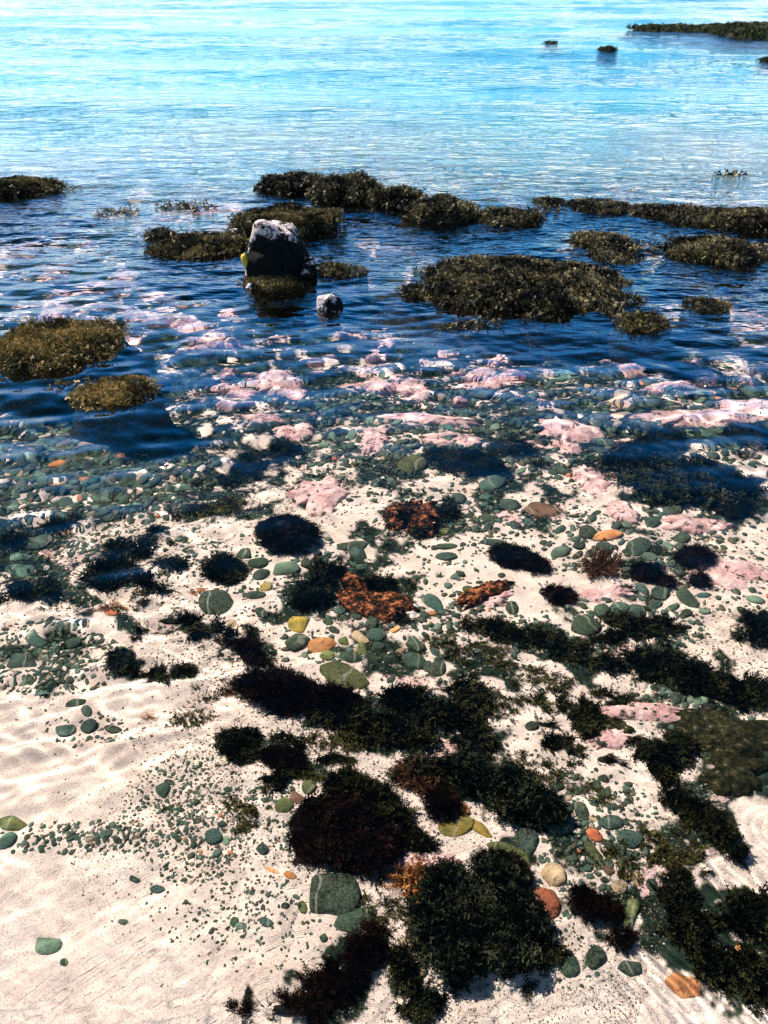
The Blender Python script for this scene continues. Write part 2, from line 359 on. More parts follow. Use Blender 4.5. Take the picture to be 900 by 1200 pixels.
STONES = [
 (390,1047,68,62,-10,'green','large flat dark green slab just below the round black hairy weed'),
 (418,1077,56,30,-20,'green','angular dark green slab below the largest flat green slab'),
 (56,1107,36,24,0,'pale','lone grey green oval stone on open sand near the bottom left'),
 (76,1127,11,11,0,'green','tiny dark pebble just below the lone oval stone on bottom left sand'),
 (14,968,34,20,0,'olive','olive rounded stone at the left edge above a dark one'),
 (8,986,26,16,-30,'teal','dark stone at the left edge under the olive rounded one'),
 (404,793,62,30,15,'olive','long olive green boulder lying in the middle of the pebble bed'),
 (377,757,36,17,-5,'orange','bright orange bent stone in the central pebble bed'),
 (349,753,32,22,-28,'green','dark green pointed stone touching the bright orange bent stone'),
 (351,732,28,20,-10,'yellow','yellow green mottled stone above the bright orange one'),
 (421,748,26,15,15,'tan','tan wedge stone right of the bright orange bent stone'),
 (441,745,24,16,0,'teal','smooth teal stone at the right of the tan wedge stone'),
 (403,752,13,12,0,'olive','small olive pebble between the bright orange and tan stones'),
 (384,769,20,13,0,'olive','olive stone tucked under the bright orange stone'),
 (411,771,28,13,10,'green','green stone below the tan wedge stone in the central bed'),
 (424,762,15,19,0,'olive','upright olive green stone under the tan wedge stone'),
 (335,667,36,18,-12,'pale','smooth pale green stone between two darker ones under the hairy cushion'),
 (306,674,22,13,-20,'teal','dark teal stone left of the smooth pale green stone'),
 (303,660,26,14,-10,'green','dark green stone above left of the smooth pale green stone'),
 (362,662,26,14,10,'green','dark green stone at the right of the smooth pale green stone'),
 (287,649,22,14,0,'green','green stone with a reddish edge left under the hairy cushion'),
 (256,708,46,30,0,'green','blocky dark green boulder on sand left of the centre'),
 (410,641,44,15,-6,'green','long green grooved stone right of the hairy cushion'),
 (420,650,24,16,10,'teal','teal stone right under the long green grooved stone'),
 (307,718,18,12,20,'green','triangular green stone alone on sand below the pale green stone'),
 (300,698,24,9,0,'green','thin green stone above the triangular green one'),
 (311,689,18,10,-20,'yellow','small yellow green stone beside the thin green one'),
 (272,733,12,11,0,'tan','small tan pink pebble among black weed below the blocky boulder'),
 (600,712,15,17,-25,'green','lone dark green oval stone right of the pink and rusty rock'),
 (523,652,27,11,3,'teal','thin teal oval stone alone on the pale central sand'),
 (523,640,28,8,-5,'green','narrow green stone just above the thin teal oval'),
 (515,675,8,5,0,'green','tiny green pebble alone on the rippled central sand'),
 (686,735,36,24,18,'green','bright green wedge stone at left of the right pebble row'),
 (712,628,37,15,-8,'orange','orange spotted elongated stone in the upper right pebble field'),
 (638,599,48,18,6,'brown','large brown green oval boulder on sand above the pebble field'),
 (597,592,26,13,5,'teal','teal stone touching the large brown green oval boulder on its left'),
 (537,585,22,15,10,'teal','flat teal stone with an orange dot on upper central sand'),
 (485,776,32,22,20,'green','large pale veined green stone right of the long olive boulder'),
 (512,785,23,18,-35,'green','dark green heart shaped stone at the right end of the central bed'),
 (501,783,12,15,0,'green','small dark stone between the veined and the heart shaped stones'),
 (486,757,28,18,10,'green','green banded stone above the large veined green stone'),
 (508,706,34,17,30,'teal','long teal stone at the right end of the rusty boulder'),
 (549,691,14,11,0,'olive','olive stone on top of the pink and rusty rock'),
 (588,674,9,7,0,'green','small stone crowning the upper end of the rusty rock'),
 (482,718,18,18,-20,'white','pale pink broken stone at the right of the rusty boulder'),
 (534,968,46,28,-15,'yellow','yellow blade shaped stone with orange edges below the feathery bush'),
 (543,950,14,18,0,'orange','orange yellow stone tip above the yellow blade shaped stone'),
 (566,974,42,15,35,'yellow','narrow yellow green stone right of the yellow blade shaped stone'),
 (596,1002,60,26,22,'olive','long moss green boulder partly under black weed'),
 (617,987,26,40,-10,'teal','upright dark teal stone above the long moss green boulder'),
 (650,1026,34,27,30,'tan','round tan orange stone above the red rusty lump'),
 (697,980,24,14,35,'rust','dark red brown oval stone among teal stones at lower right'),
 (716,965,32,20,0,'teal','teal stone with a dark limpet at lower right'),
 (739,984,32,21,10,'teal','teal rounded stone right below the one carrying the limpet'),
 (656,966,38,30,0,'teal','large dark teal stone left of the dark red brown oval'),
 (681,951,26,17,50,'green','slanted green stone right of the large dark teal one'),
 (696,1000,34,12,45,'olive','slanted green streaked stone below the dark red brown oval'),
 (718,945,14,11,0,'teal','small green stone above the one carrying the limpet'),
 (740,1070,22,46,4,'olive','tall olive stone with pale veins near the bottom right'),
 (766,1041,15,30,-25,'green','slim dark green stone right of the tall olive one'),
 (724,1040,20,20,0,'tan','tan rounded stone above the tall olive one'),
 (746,1031,15,24,-20,'tan','tan upright stone right of the tan rounded one'),
 (717,1060,22,17,0,'olive','dark olive stone left of the tall olive one'),
 (698,1121,26,32,-20,'green','green stone with pale streaks below the small black tuft'),
 (740,1136,30,24,10,'teal','teal flat stone with wavering outline near the orange nugget'),
 (803,1157,44,34,20,'orange','big orange nugget of stone at the bottom right'),
 (865,1113,14,15,0,'orange','small bright orange stone by pink crust near the right edge'),
 (484,1122,24,56,-28,'tan','tan and green wedge standing left of the big feathery bush'),
 (506,1168,20,30,-10,'teal','blurred teal stone below the tan and green wedge'),
 (640,1062,32,44,-20,'rust','bright red rusty lump at the right of the big feathery bush'),
 (632,1046,26,12,0,'orange','pale orange cap stone on the red rusty lump'),
 (668,1133,22,30,0,'green','dark green stone right of the big feathery bush'),
 (362,923,18,18,-10,'olive','upright green stone above the round black hairy weed'),
 (333,944,24,18,-10,'olive','olive stone left above the round black hairy weed'),
 (348,934,19,15,30,'brown','brown stone between the two olive ones above the black weed'),
 (313,936,16,8,-5,'green','thin dark green stone left of the olive one'),
 (267,925,11,7,0,'green','small green oval alone left of the thin dark green stone'),
 (250,981,22,21,0,'teal','teal stone with a pale limpet in the lower left gravel'),
 (264,985,9,14,0,'pale','pale grey upright pebble beside the teal stone with limpet'),
 (308,995,16,14,0,'teal','teal round stone at left of the round black hairy weed'),
 (77,855,26,14,-10,'teal','left stone of the dark pair on open left sand'),
 (79,853,8,8,0,'pale','tiny pale pebble on the dark pair of stones'),
 (100,836,15,14,0,'pale','pale teal round pebble above the dark pair at left'),
 (89,825,27,12,-15,'green','mossy green stone above the pale teal round pebble'),
 (133,853,24,11,5,'green','dark stone right of the pale teal round pebble'),
 (103,851,20,14,-20,'teal','teal stone right of the dark pair at left'),
 (184,1042,19,11,0,'teal','teal oval pebble on open sand below the gravel trail'),
 (157,1031,15,9,10,'teal','small grey teal pebble up left from the teal oval'),
 (145,1081,14,9,0,'pale','pale oval pebble alone between the two oval stones'),
 (313,1082,20,12,15,'teal','teal oval stone in gravel left of the flat green slab'),
 (283,1086,15,10,0,'pale','light teal stone left of the teal oval in gravel'),
 (275,1082,13,14,20,'green','dark stone behind the light teal one'),
 (340,1026,17,10,15,'orange','small orange stone beside the round black hairy weed'),
 (318,1020,22,6,20,'orange','thin orange sliver left of the small orange stone'),
 (355,1064,11,18,-20,'olive','upright olive pebble left of the flat green slab'),
 (335,1062,11,9,0,'green','round green pebble left of the upright olive pebble'),
 (379,1099,11,12,0,'green','round green pebble under the angular slab'),
 (191,927,19,20,20,'green','dark green stone pair member high in the lower left gravel'),
 (199,918,18,9,20,'green','slanted dark green stone on top of its darker neighbour'),
 (212,950,12,8,0,'green','green pebble right below the dark green pair'),
 (27,775,42,24,0,'teal','large banded teal stone in the left pebble patch'),
 (45,747,24,20,20,'teal','dark teal stone above the large banded teal stone'),
 (85,752,22,14,-20,'teal','grey teal wavering stone right of the left patch top'),
 (47,636,34,15,-18,'teal','flat slate stone in the ruffled water at far left'),
 (22,668,40,15,0,'teal','long slate stone under the flat slate one at the left edge'),
 (58,651,14,8,0,'tan','small tan stone right of the flat slate stone'),
 (26,652,26,9,0,'teal','thin slate stone at the left edge between two slate stones'),
 (705,716,22,20,0,'green','first dark green stone of the right pebble row'),
 (727,713,26,18,5,'teal','second rounded stone of the right pebble row'),
 (746,717,24,20,10,'teal','third rounded stone of the right pebble row'),
 (774,696,22,16,0,'teal','teal round stone with a pale spot above the right pebble row'),
 (753,691,20,10,35,'teal','slanted teal stone above the third stone of the row'),
 (806,701,32,18,35,'green','angular slanted dark green stone right of the pebble row'),
 (824,698,18,7,0,'teal','thin teal stone right of the angular slanted one'),
 (826,716,14,9,0,'pale','pale oval stone below the angular slanted one'),
 (885,702,22,9,6,'pale','pale teal thin oval stone near the right edge'),
 (868,714,13,8,15,'green','dark small oval stone below the pale thin oval near the right edge'),
 (863,693,16,8,25,'green','dark stone above the dark small oval near the right edge'),
 (830,830,19,10,10,'dark','black stone beside the two pale teal stones at right'),
 (822,822,20,14,0,'pale','pale teal stone above the olive slab'),
 (809,820,10,12,0,'pale','smaller pale teal stone left of its twin above the olive slab'),
 (791,818,14,12,30,'green','green oval stone left of the two pale teal stones'),
 (623,851,16,13,0,'green','heart shaped green stone among sparse moss on sand'),
 (656,908,11,12,0,'green','small round dark stone at the end of the moss trail'),
 (652,922,18,12,15,'green','green stone under the small round dark one'),
 (551,933,24,13,0,'green','green oval stone on the edge of the feathery bush'),
 (460,910,11,8,0,'green','small green stone alone on the sand left of the brown spiky tuft'),
 (727,466,26,18,0,'tan','round tan stone seen through blue water right of centre'),
 (692,423,20,13,0,'pale','grey green round stone in blue water below the biggest mound'),
 (727,488,32,15,-5,'tan','mottled grey tan boulder below the round tan stone'),
 (483,545,38,17,-5,'olive','round bright green boulder in the upper centre'),
 (834,533,15,9,0,'teal','grey pebble of a pair on pale sand at upper right'),
 (849,530,11,7,0,'teal','smaller grey pebble of the pair at upper right'),
 (845,508,70,20,10,'teal','broad flat slate boulder below the long pink ledge'),
 (700,518,46,13,5,'teal','dark slate stone left under the long pink ledge'),
 (577,568,34,16,-10,'teal','speckled teal boulder at the edge of the upper sand'),
 (505,625,46,13,-3,'olive','low olive stone under the weedy rusty rock'),
 (578,636,38,10,5,'teal','thin teal slab above the streaming black tuft'),
 (658,648,24,11,-10,'pale','pale green oval stone on sand left of the pebble field'),
 (797,630,26,14,0,'green','bright green stone at the top right of the pebble field'),
 (748,642,32,20,-15,'green','biggest green stone in the middle of the pebble field'),
 (688,625,20,18,0,'green','dark ring shaped stone left of the orange spotted one'),
 (790,600,28,20,0,'teal','grey stone at the foot of the feathery patch at upper right'),
 (760,653,20,12,0,'pale','pale stone below the biggest green stone of the field'),
]
for s in STONES: stone(*s)

# random smaller stones of the beds: px, py, rx, ry, rot, count, smallest, largest, colours, where
ZONES = [
 (430,742,75,26,5,70,7,19,'gggttoO','green pebble in the bed round the bright orange bent stone'),
 (470,765,60,34,10,44,7,17,'gggtt','green pebble in the bed right of the long olive boulder'),
 (735,635,85,34,5,62,9,22,'ggttttp','green or teal pebble in the upper right pebble field'),
 (745,712,65,18,5,20,8,20,'ggttp','teal pebble in the row of stones right of centre'),
 (222,960,58,62,0,46,5,11,'gggttb','small green pebble in the lower left gravel trail'),
 (90,982,85,13,-8,28,6,13,'ggtto','small dark pebble in the gravel line across the left sand'),
 (62,770,62,32,-8,34,7,15,'ggttt','teal pebble in the ruffled left pebble patch'),
 (560,605,75,26,0,26,8,18,'ggttt','teal pebble on the upper central sand'),
 (700,990,60,50,20,30,7,16,'ggttbo','green pebble among the teal stones at lower right'),
 (385,650,70,22,0,18,7,15,'ggttb','dark pebble beside the hairy cushion in the centre'),
 (100,555,125,55,0,120,8,19,'ttttgg','teal pebble in the ruffled stone field at the left'),
 (300,1050,90,60,0,24,4,8,'ggtto','tiny pebble in the gravel left of the flat green slab'),
 (700,500,180,60,0,70,8,20,'ttggpo','slate pebble in the reef band right of centre'),
 (440,520,90,50,0,40,7,16,'ttggp','slate pebble in the reef band at the centre'),
]
CM = dict(g='green', t='teal', o='tan', O='orange', p='pale', b='brown', P='pink')
cand = []
taken = [(s[0], s[1], s[2]/2, s[3]/2) for s in STONES]
for z, (px, py, rx, ry, rot, n, s0, s1, cols, lab) in enumerate(ZONES):
    c, q = math.cos(math.radians(rot)), math.sin(math.radians(rot)); k = t = 0
    while k < n and t < n*30:
        t += 1; a = rng.uniform(0, 6.283); r = rng.uniform(0, 1)**.6
        x, y = px+r*(rx*math.cos(a)*c-ry*math.sin(a)*q), py+r*(rx*math.cos(a)*q+ry*math.sin(a)*c)
        w = s0+(s1-s0)*rng.uniform(0, 1)**2.0; h = w*rng.uniform(.42, .75)
        if any(((x-X)/(A+w*.42))**2+((y-Y)/(B+h*.42))**2 < 1 for X, Y, A, B in taken): continue
        taken.append((x, y, w/2, h/2)); cand.append((w*h, x, y, w, h, rng.uniform(-35, 35), CM[cols[int(rng.integers(len(cols)))]], lab)); k += 1
cand.sort(reverse=True)
LIM = 300-len(STONES)
for _, x, y, w, h, rot, mt, lab in cand[:LIM]: stone(x, y, w, h, rot, mt, lab, 'pebble', 'pebble', lab.replace('pebble', 'pebbles'))

# the uncountable rest: pebbles and gravel
def gravel(name, X, Y, S, mat, thick=.55):
    n = len(X); v, f = ICO[2 if name == 'pebbles' else 1]
    P = np.stack([X, Y, bedz(X, Y)+S*.12], -1)
    R = frames(np.stack([rng.normal(0, .25, n), rng.normal(0, .25, n), np.ones(n)], -1), rng.uniform(0, 6.28, n))
    sc3 = np.stack([S*rng.uniform(.8, 1.3, n), S*rng.uniform(.6, 1., n), S*thick*rng.uniform(.6, 1.1, n)], -1)
    V, FF = stamp(v*(1+.55*(fbm(v[:, 0]*1.6, v[:, 1]*1.6+v[:, 2], 5)-.5))[:, None], f, P, R, sc3)
    return mesh(name, V, FF, mat, attrs={'shade': np.repeat(rng.uniform(0, 1, n), len(v))})
def mix_mat(name, stops):
    m, nt, p = new(name)
    c = ramp(nt, attr(nt, 'shade'), stops); [n for n in nt.nodes if n.type == 'VALTORGB'][0].color_ramp.interpolation = 'CONSTANT'
    w = world_pos(nt); c = mixc(nt, ramp(nt, noise(nt, w, 90, 4), [(.3, G3(.0)), (.7, G3(.35))]), c, (.16, .15, .10))
    nt.links.new(c, p.inputs['Base Color']); p.inputs['Roughness'].default_value = .8; p.inputs['Specular IOR Level'].default_value = .15
    return m
STOPS = [(0, (.007, .022, .014)), (.30, (.015, .045, .03)), (.56, (.03, .075, .058)), (.74, (.05, .10, .085)), (.84, (.07, .06, .04)), (.89, (.30, .22, .16)), (.93, (.10, .15, .11)), (.96, (.55, .47, .42)), (.992, (.40, .14, .05))]
m_grav = mix_mat('mixed_gravel', STOPS)
rest = np.array([(x, y, w, h) for _, x, y, w, h, *_ in cand[LIM:]]).reshape(-1, 4)
ex = [rest[:, 0]], [rest[:, 1]], [rest[:, 2]]
for px, py, rx, ry, n, s0, s1 in [(100,545,140,62,520,8,19),(720,490,220,70,120,8,18),(440,500,120,50,70,8,17),(105,550,150,70,500,4,11),(430,745,100,40,260,4,10),(735,635,100,42,300,5,11),(225,960,80,75,420,3,6),(90,982,110,20,160,3,7),(60,770,85,45,330,4,9),
        (110,855,60,22,60,3,7),(720,490,230,80,900,4,11),(450,520,130,70,500,4,10),(570,610,120,40,220,4,9),(700,1000,90,80,200,4,9),(300,1060,130,80,260,3,5),(560,760,160,40,180,3,8),(100,640,150,50,500,3,8),
        (640,900,200,120,200,3,6),(520,720,90,50,160,4,12),(700,740,130,30,160,4,12),(520,660,150,60,120,3,7),(680,960,80,60,120,5,13),(400,780,120,50,160,4,10),(830,640,80,50,120,4,10),(620,1120,120,50,90,3,7),(330,950,60,50,90,3,7),(800,830,90,30,80,4,10),(250,690,110,50,120,3,8),(320,670,120,50,150,3,7),(850,690,80,40,60,4,9),(400,470,400,40,500,5,11)]:
    n = int(n*1.8); a = rng.uniform(0, 6.283, n); r = rng.uniform(0, 1, n)**.7
    ex[0].append(px+r*rx*np.cos(a)); ex[1].append(py+r*ry*np.sin(a)); ex[2].append(s0+(s1-s0)*rng.uniform(0, 1, n)**2.5)
PX, PY, PS = (np.concatenate(e) for e in ex)
keep = np.ones(len(PX), bool)
for X, Y, A, B in taken[:len(STONES)+LIM]: keep &= ((PX-X)/(A+1))**2+((PY-Y)/(B+1))**2 > 1
PX, PY, PS = PX[keep], PY[keep], PS[keep]
gx, gy = bed(PX, PY); hx, hy = bed(PX+1, PY)
tag(gravel('pebbles', gx, gy, PS*.5*np.hypot(hx-gx, hy-gy), m_grav), 'mixed small green, grey and tan pebbles strewn over the seabed', 'pebbles', kind='stuff')
n = 150000
a = rng.uniform(-34, 34, n)*math.pi/180; r = .55*(6.0 ** rng.uniform(0, 1, n))
X, Y = r*np.sin(a), r*np.cos(a)
dens = fbm(X*2.2, Y*2.2, 123, 4); lowleft = sstep(.0, -.35, X)*sstep(1.15, .8, r)
P_ = np.clip((dens-.36)*2.6, .04, 1)*(1-.75*lowleft); k = rng.uniform(0, 1, n) < P_
X, Y, r = X[k], Y[k], r[k]; S = (.0009+.0028*rng.uniform(0, 1, len(X))**4)*np.clip(r/1.3, .8, 2.2)
v, f = ICO[1]
tag(gravel('gravel', X, Y, S, mix_mat('fine_gravel', [(0, (.03, .05, .035)), (.25, (.08, .10, .06)), (.45, (.20, .13, .08)), (.62, (.34, .23, .16)), (.8, (.62, .55, .5)), (.92, (.025, .06, .045))])), 'fine speckled gravel and shell grit on pale sand', 'gravel', kind='stuff')

# flat rocks: px, py, w, h, rot, height (m), material, name, label
def flat_rock(px, py, w, h, rot, ht, mat, name, label, cat='rock', seed=None, parent=None, group=None, irr=.62):
    x, y, a, b, th = ell_affine(px, py, w, h, rot)
    seed = seed or int(px*7+py); na, nr = 96, 22
    A, R = np.meshgrid(np.linspace(0, 2*math.pi, na, endpoint=False), np.linspace(.0, 1, nr)[1:], indexing='ij')
    rad = 1+irr*2*(fbm(np.cos(A)*1.5+seed, np.sin(A)*1.5, seed % 71, 3)-.5)+irr*.7*(fbm(np.cos(A)*6+seed, np.sin(A)*6, seed % 61, 3)-.5)
    U, W = R*rad*np.cos(A), R*rad*np.sin(A)
    c, s = math.cos(th), math.sin(th); X = x+U*a*c-W*b*s; Y = y+U*a*s+W*b*c
    prof = np.clip(1-R**3.2, 0, 1)**.6
    H = ht*prof*(.35+1.2*fbm(X*11, Y*11, seed % 53, 5))+(fbm(X*45, Y*45, 7, 4)-.5)*(.014 if mat == 'pink' else .012)
    Z = bedz(X, Y)+H-.012-.01*(R > .99)
    V = np.concatenate([[[x, y, float(bedz(x, y))+ht*(.55+.9*float(fbm(x*9, y*9, seed % 53, 4)))]], np.stack([X, Y, Z], -1).reshape(-1, 3)])
    nr1 = nr-1; i = (np.arange(na)[:, None]*nr1+np.arange(nr1-1)[None]+1); j = (((np.arange(na)+1) % na)[:, None]*nr1+np.arange(nr1-1)[None]+1)
    q = np.stack([i, i+1, j+1, j], -1).reshape(-1, 4)
    t = np.stack([np.zeros(na, int), np.arange(na)*nr1+1, ((np.arange(na)+1) % na)*nr1+1], -1)
    o = mesh(name, V, [q, t], M[mat], parent)
    if not parent: tag(o, label, cat, group)
    return o
PINK = [
 (340,507,42,24,0,.05,'rounded pink rock beside the dark patch left of centre'),
 (308,491,56,14,5,.04,'low pink rock up left of the rounded pink rock'),
 (372,580,74,40,-5,.05,'broad speckled pink rock above the hairy cushion'),
 (440,516,40,30,-10,.05,'pink rock in the upper centre left of the long pink ledges'),
 (485,456,54,22,8,.05,'wedge shaped pink rock in blue water above the centre'),
 (520,494,118,14,2,.05,'long straight pink ledge in the upper centre'),
 (530,514,80,18,3,.04,'broken knobbly pink ledge under the long straight one'),
 (565,437,50,22,-25,.05,'slanting pink rock below the biggest seaweed mound'),
 (575,449,90,12,-8,.04,'thin pink ledge under the slanting pink rock'),
 (617,520,62,8,4,.03,'thin pink sliver right of the knobbly pink ledge'),
 (672,505,80,30,5,.05,'wide pink rock left of the long pale pink ledge'),
 (722,422,48,14,5,.05,'orange pink rock in blue water at the right'),
 (690,432,22,8,0,.03,'tiny orange pink rock left of the bigger one in blue water'),
 (800,452,96,16,-8,.05,'pink rock ledge in blue water at the right'),
 (830,490,160,24,0,.05,'long pale pink ledge reaching the right edge'),
 (878,474,70,18,3,.04,'pale pink rock over the long pale pink ledge at the right edge'),
 (690,562,48,30,10,.04,'round veined pink rock at the right edge of the upper sand'),
 (662,524,44,14,10,.04,'pink topped stone above the round veined pink rock'),
 (730,520,50,14,-40,.03,'small pink rock touching the black weed heap'),
 (815,616,90,22,6,.05,'long pink block above the pebble field at the right'),
 (728,602,50,24,20,.04,'pale pink rock between the feathery patch and pebble field'),
 (850,668,130,44,8,.03,'wide smooth pink rock sheet near the right edge'),
 (715,696,74,22,-3,.025,'low pink rock left above the right pebble row'),
 (580,703,52,18,-12,.03,'pink rock touching the rusty encrusted rock'),
 (755,834,120,22,5,.035,'pink crust rock above the olive slab'),
 (716,866,54,30,0,.03,'knobbly pink crust rock left of the olive slab'),
 (500,1013,88,40,8,.03,'pink rock showing behind the big feathery bush'),
 (600,608,40,16,20,.03,'pink stone among teal pebbles on the upper sand'),
 (820,560,44,12,15,.04,'small pink rock in the feathery patch at upper right'),
 (175,376,58,9,2,.10,'pale pink shoal rock right of the golden left mound'),
 (68,379,44,11,-3,.22,'pink rock tip just behind the golden left mound'),
 (262,404,44,14,10,.10,'whitish rock seen through blue water left of centre'),
 (232,414,34,11,0,.10,'pinkish rock left of the whitish one in blue water'),
 (330,452,62,30,-5,.08,'large white sandy rock seen through dark blue water'),
 (110,342,44,8,0,.10,'pale streak of rock in blue water at the left'),
 (150,328,36,7,0,.10,'thin pale rock in blue water left of the dark boulder'),
 (268,438,22,12,0,.08,'small pink rock below the pinkish pair in blue water'),
 (438,360,26,12,15,.10,'pink rock in blue water right of the small white rock'),
 (470,296,60,7,2,.12,'pale pink shoal between the dark boulder and biggest mound'),
 (520,341,20,9,0,.12,'small pale rock touching the left end of the biggest mound'),
 (500,372,40,9,-4,.10,'pale rock in blue water under the left end of the biggest mound'),
 (720,333,36,6,4,.12,'thin pink streak of rock right of the biggest mound'),
 (780,315,22,5,0,.12,'small pink streak under the oval right mound'),
 (703,380,26,7,0,.10,'small pink rock right of the tail of the biggest mound'),
 (880,372,44,6,8,.10,'pale rock streak in blue water at the right edge'),
 (850,405,60,7,10,.08,'faint pale ledge in blue water at the right edge'),
 (640,412,60,10,0,.08,'broken pale ledge in front of the biggest mound'),
 (585,420,40,12,-20,.06,'small pink ledge left of the broken pale one'),
 (100,395,60,6,0,.1,'faint pale ledge touching the golden left mound'),
 (250,250,54,6,0,.2,'pale shoal rock beyond the floating fronds at the left'),
 (560,276,46,7,5,.16,'pinkish shoal rock below the low middle mound'),
]
for px, py, w, h, rot, ht, lab in PINK: flat_rock(px, py, w, h, rot, ht, 'pink', 'coralline_rock', lab)
k = 0
while k < 75:                                          # pieces of the pink reef seen through the blue water
    px, py = rng.uniform(5, 895), rng.uniform(255, 480)
    if any(abs(px-(a+b)/2) < (b-a)/2+6 and c-6 < py < d+6 for a, b, c, d in [(170,440,190,340),(440,640,210,272),(660,900,240,312),(466,780,300,398),(-5,155,378,442),(90,185,442,482),(800,855,350,368)]): continue
    w = rng.uniform(12, 42)*(.75+(py-255)/450); k += 1
    flat_rock(px, py, w, w*rng.uniform(.12, .3)*(.7+(py-255)/320), rng.uniform(-10, 12), rng.uniform(.05, .09)*(1.3-(py-255)/400), 'pink', 'coralline_rock', 'small pale pink reef fragment showing through the blue water', group='pink reef fragments under the blue water')
flat_rock(432,705,100,44,15,.055,'crust','encrusted_boulder','dark boulder with rusty orange crust in the centre of the photo')
flat_rock(566,697,76,26,-28,.04,'crust','encrusted_rock','slanting orange encrusted rock right of the rusty boulder')
flat_rock(488,603,70,40,0,.05,'crust','encrusted_rock','weedy rock with an orange top at the upper centre')
flat_rock(850,858,150,44,12,.035,'slab','flat_rock','wide olive speckled slab under ring ripples at the right')
flat_rock(860,905,80,50,0,.05,'slab','flat_rock','round olive rock under the centre of the ring ripples')
flat_rock(700,845,70,26,25,.03,'slab','flat_rock','green olive rock strip left above the olive slab')
flat_rock(262,790,6,4,0,.02,'green','rock','tiny green rock chip on sand left of the black hairy mass')
flat_rock(780,1030,80,50,20,.02,'pink','coralline_rock','blurred pinkish crust in streaky water at lower right')
flat_rock(868,1125,60,24,30,.02,'pink','coralline_rock','pink crust under streaks beside the small bright orange stone')

# ------------------------------------------------------------------ weeds under water
def ribbon(seg, w, bend, taper=True):
    t = np.linspace(0, 1, seg+1); hw = w*(np.where(t < 1, np.sqrt(1-t*.85), .15) if taper else 1)
    cx = bend*t*t; cz = t*(1-.25*bend*t)
    V = np.stack([np.concatenate([-hw, hw]), np.concatenate([cx, cx]), np.concatenate([cz, cz])], -1)
    F_ = np.array([[k, seg+1+k, seg+2+k, k+1] for k in range(seg)])
    return V, F_, np.concatenate([t, t])
def feather(n=9, seed=0, w=.035):
    g = np.random.default_rng(seed); V, F_, T = [], [], []
    def seg(p, q, w0, w1, t0, t1):
        b = len(V); p, q = np.array(p), np.array(q); d = q-p; s = np.cross(d, [0, 1, .2]); s /= np.linalg.norm(s)+1e-9
        V.extend([p-s*w0, p+s*w0, q+s*w1, q-s*w1]); F_.append([b, b+1, b+2, b+3]); T.extend([t0, t0, t1, t1])
    prev = np.zeros(3)
    for k in range(1, n+1):
        t = k/n; cur = np.array([.10*math.sin(t*2+seed), .25*t*t, t]); seg(prev, cur, w*.5, w*.4, t*.6, t*.6)
        for sgn in (-1, 1):
            L = .34*(1-t*.75)*g.uniform(.7, 1.2); tip = cur+np.array([sgn*L, g.normal(0, .08), L*.65])
            seg(cur, tip, w, w*.25, t*.5, .6+.4*t)
            if L > .18:
                mid = cur+(tip-cur)*.5; seg(mid, mid+np.array([sgn*.02, g.normal(0, .05), L*.5]), w*.8, w*.2, t*.5, .6+.4*t)
        prev = cur
    return np.array(V), np.array(F_), np.array(T)
def wrackfrond(seed=0):
    g = np.random.default_rng(seed); V, F_, T = [], [], []
    def grow(p, d, L, w, lvl, t):
        q = p+d*L; s = np.cross(d, [0, 1, 0]); s /= np.linalg.norm(s)+1e-9; b = len(V)
        V.extend([p-s*w*.7, p+s*w*.7, q+s*w, q-s*w]); F_.append([b, b+1, b+2, b+3]); T.extend([t, t, t+.33, t+.33])
        if lvl == 0:
            e = q+d*L*.5; b = len(V); V.extend([q-s*w, q+s*w, e+s*w*.4, e-s*w*.4]); F_.append([b, b+1, b+2, b+3]); T.extend([t+.33]*2+[1, 1]); return
        for sg in (-1, 1):
            a = sg*g.uniform(.3, .6); nd = np.array([d[0]*math.cos(a)+d[2]*math.sin(a), d[1]+g.normal(0, .25), -d[0]*math.sin(a)+d[2]*math.cos(a)]); nd /= np.linalg.norm(nd)
            grow(q, nd, L*.85, w*.95, lvl-1, t+.33)
    grow(np.zeros(3), np.array([0, 0, 1.]), .32, .07, 2, 0)
    return np.array(V), np.array(F_), np.array(T)
TPL = {'hair': [ribbon(4, .022, b) for b in (.8, .25, -.6)]+[feather(5, 4, .05)], 'moss': [feather(3, s, .085) for s in range(3)], 'fern': [feather(7, s, .045) for s in range(4)], 'wrack': [wrackfrond(s) for s in range(5)]}
def fronds(name, style, P, D, S, mat, parent=None, shade=None):
    n = len(P); shade = rng.uniform(0, 1, n) if shade is None else shade
    Vs, Fs, As, Sh, off = [], [], [], [], 0; which = rng.integers(0, len(TPL[style]), n)
    for k, (T, TF, al) in enumerate(TPL[style]):
        q = np.where(which == k)[0]
        if not len(q): continue
        V, FF = stamp(T, TF, P[q], frames(D[q], rng.uniform(0, 6.28, len(q))), S[q])
        Vs.append(V); Fs.append(FF+off); As.append(np.tile(al, len(q))); Sh.append(np.repeat(shade[q], len(T))); off += len(V)
    return mesh(name, np.concatenate(Vs), np.concatenate(Fs), M[mat], parent, smooth=False, attrs={'along': np.concatenate(As), 'shade': np.concatenate(Sh)})
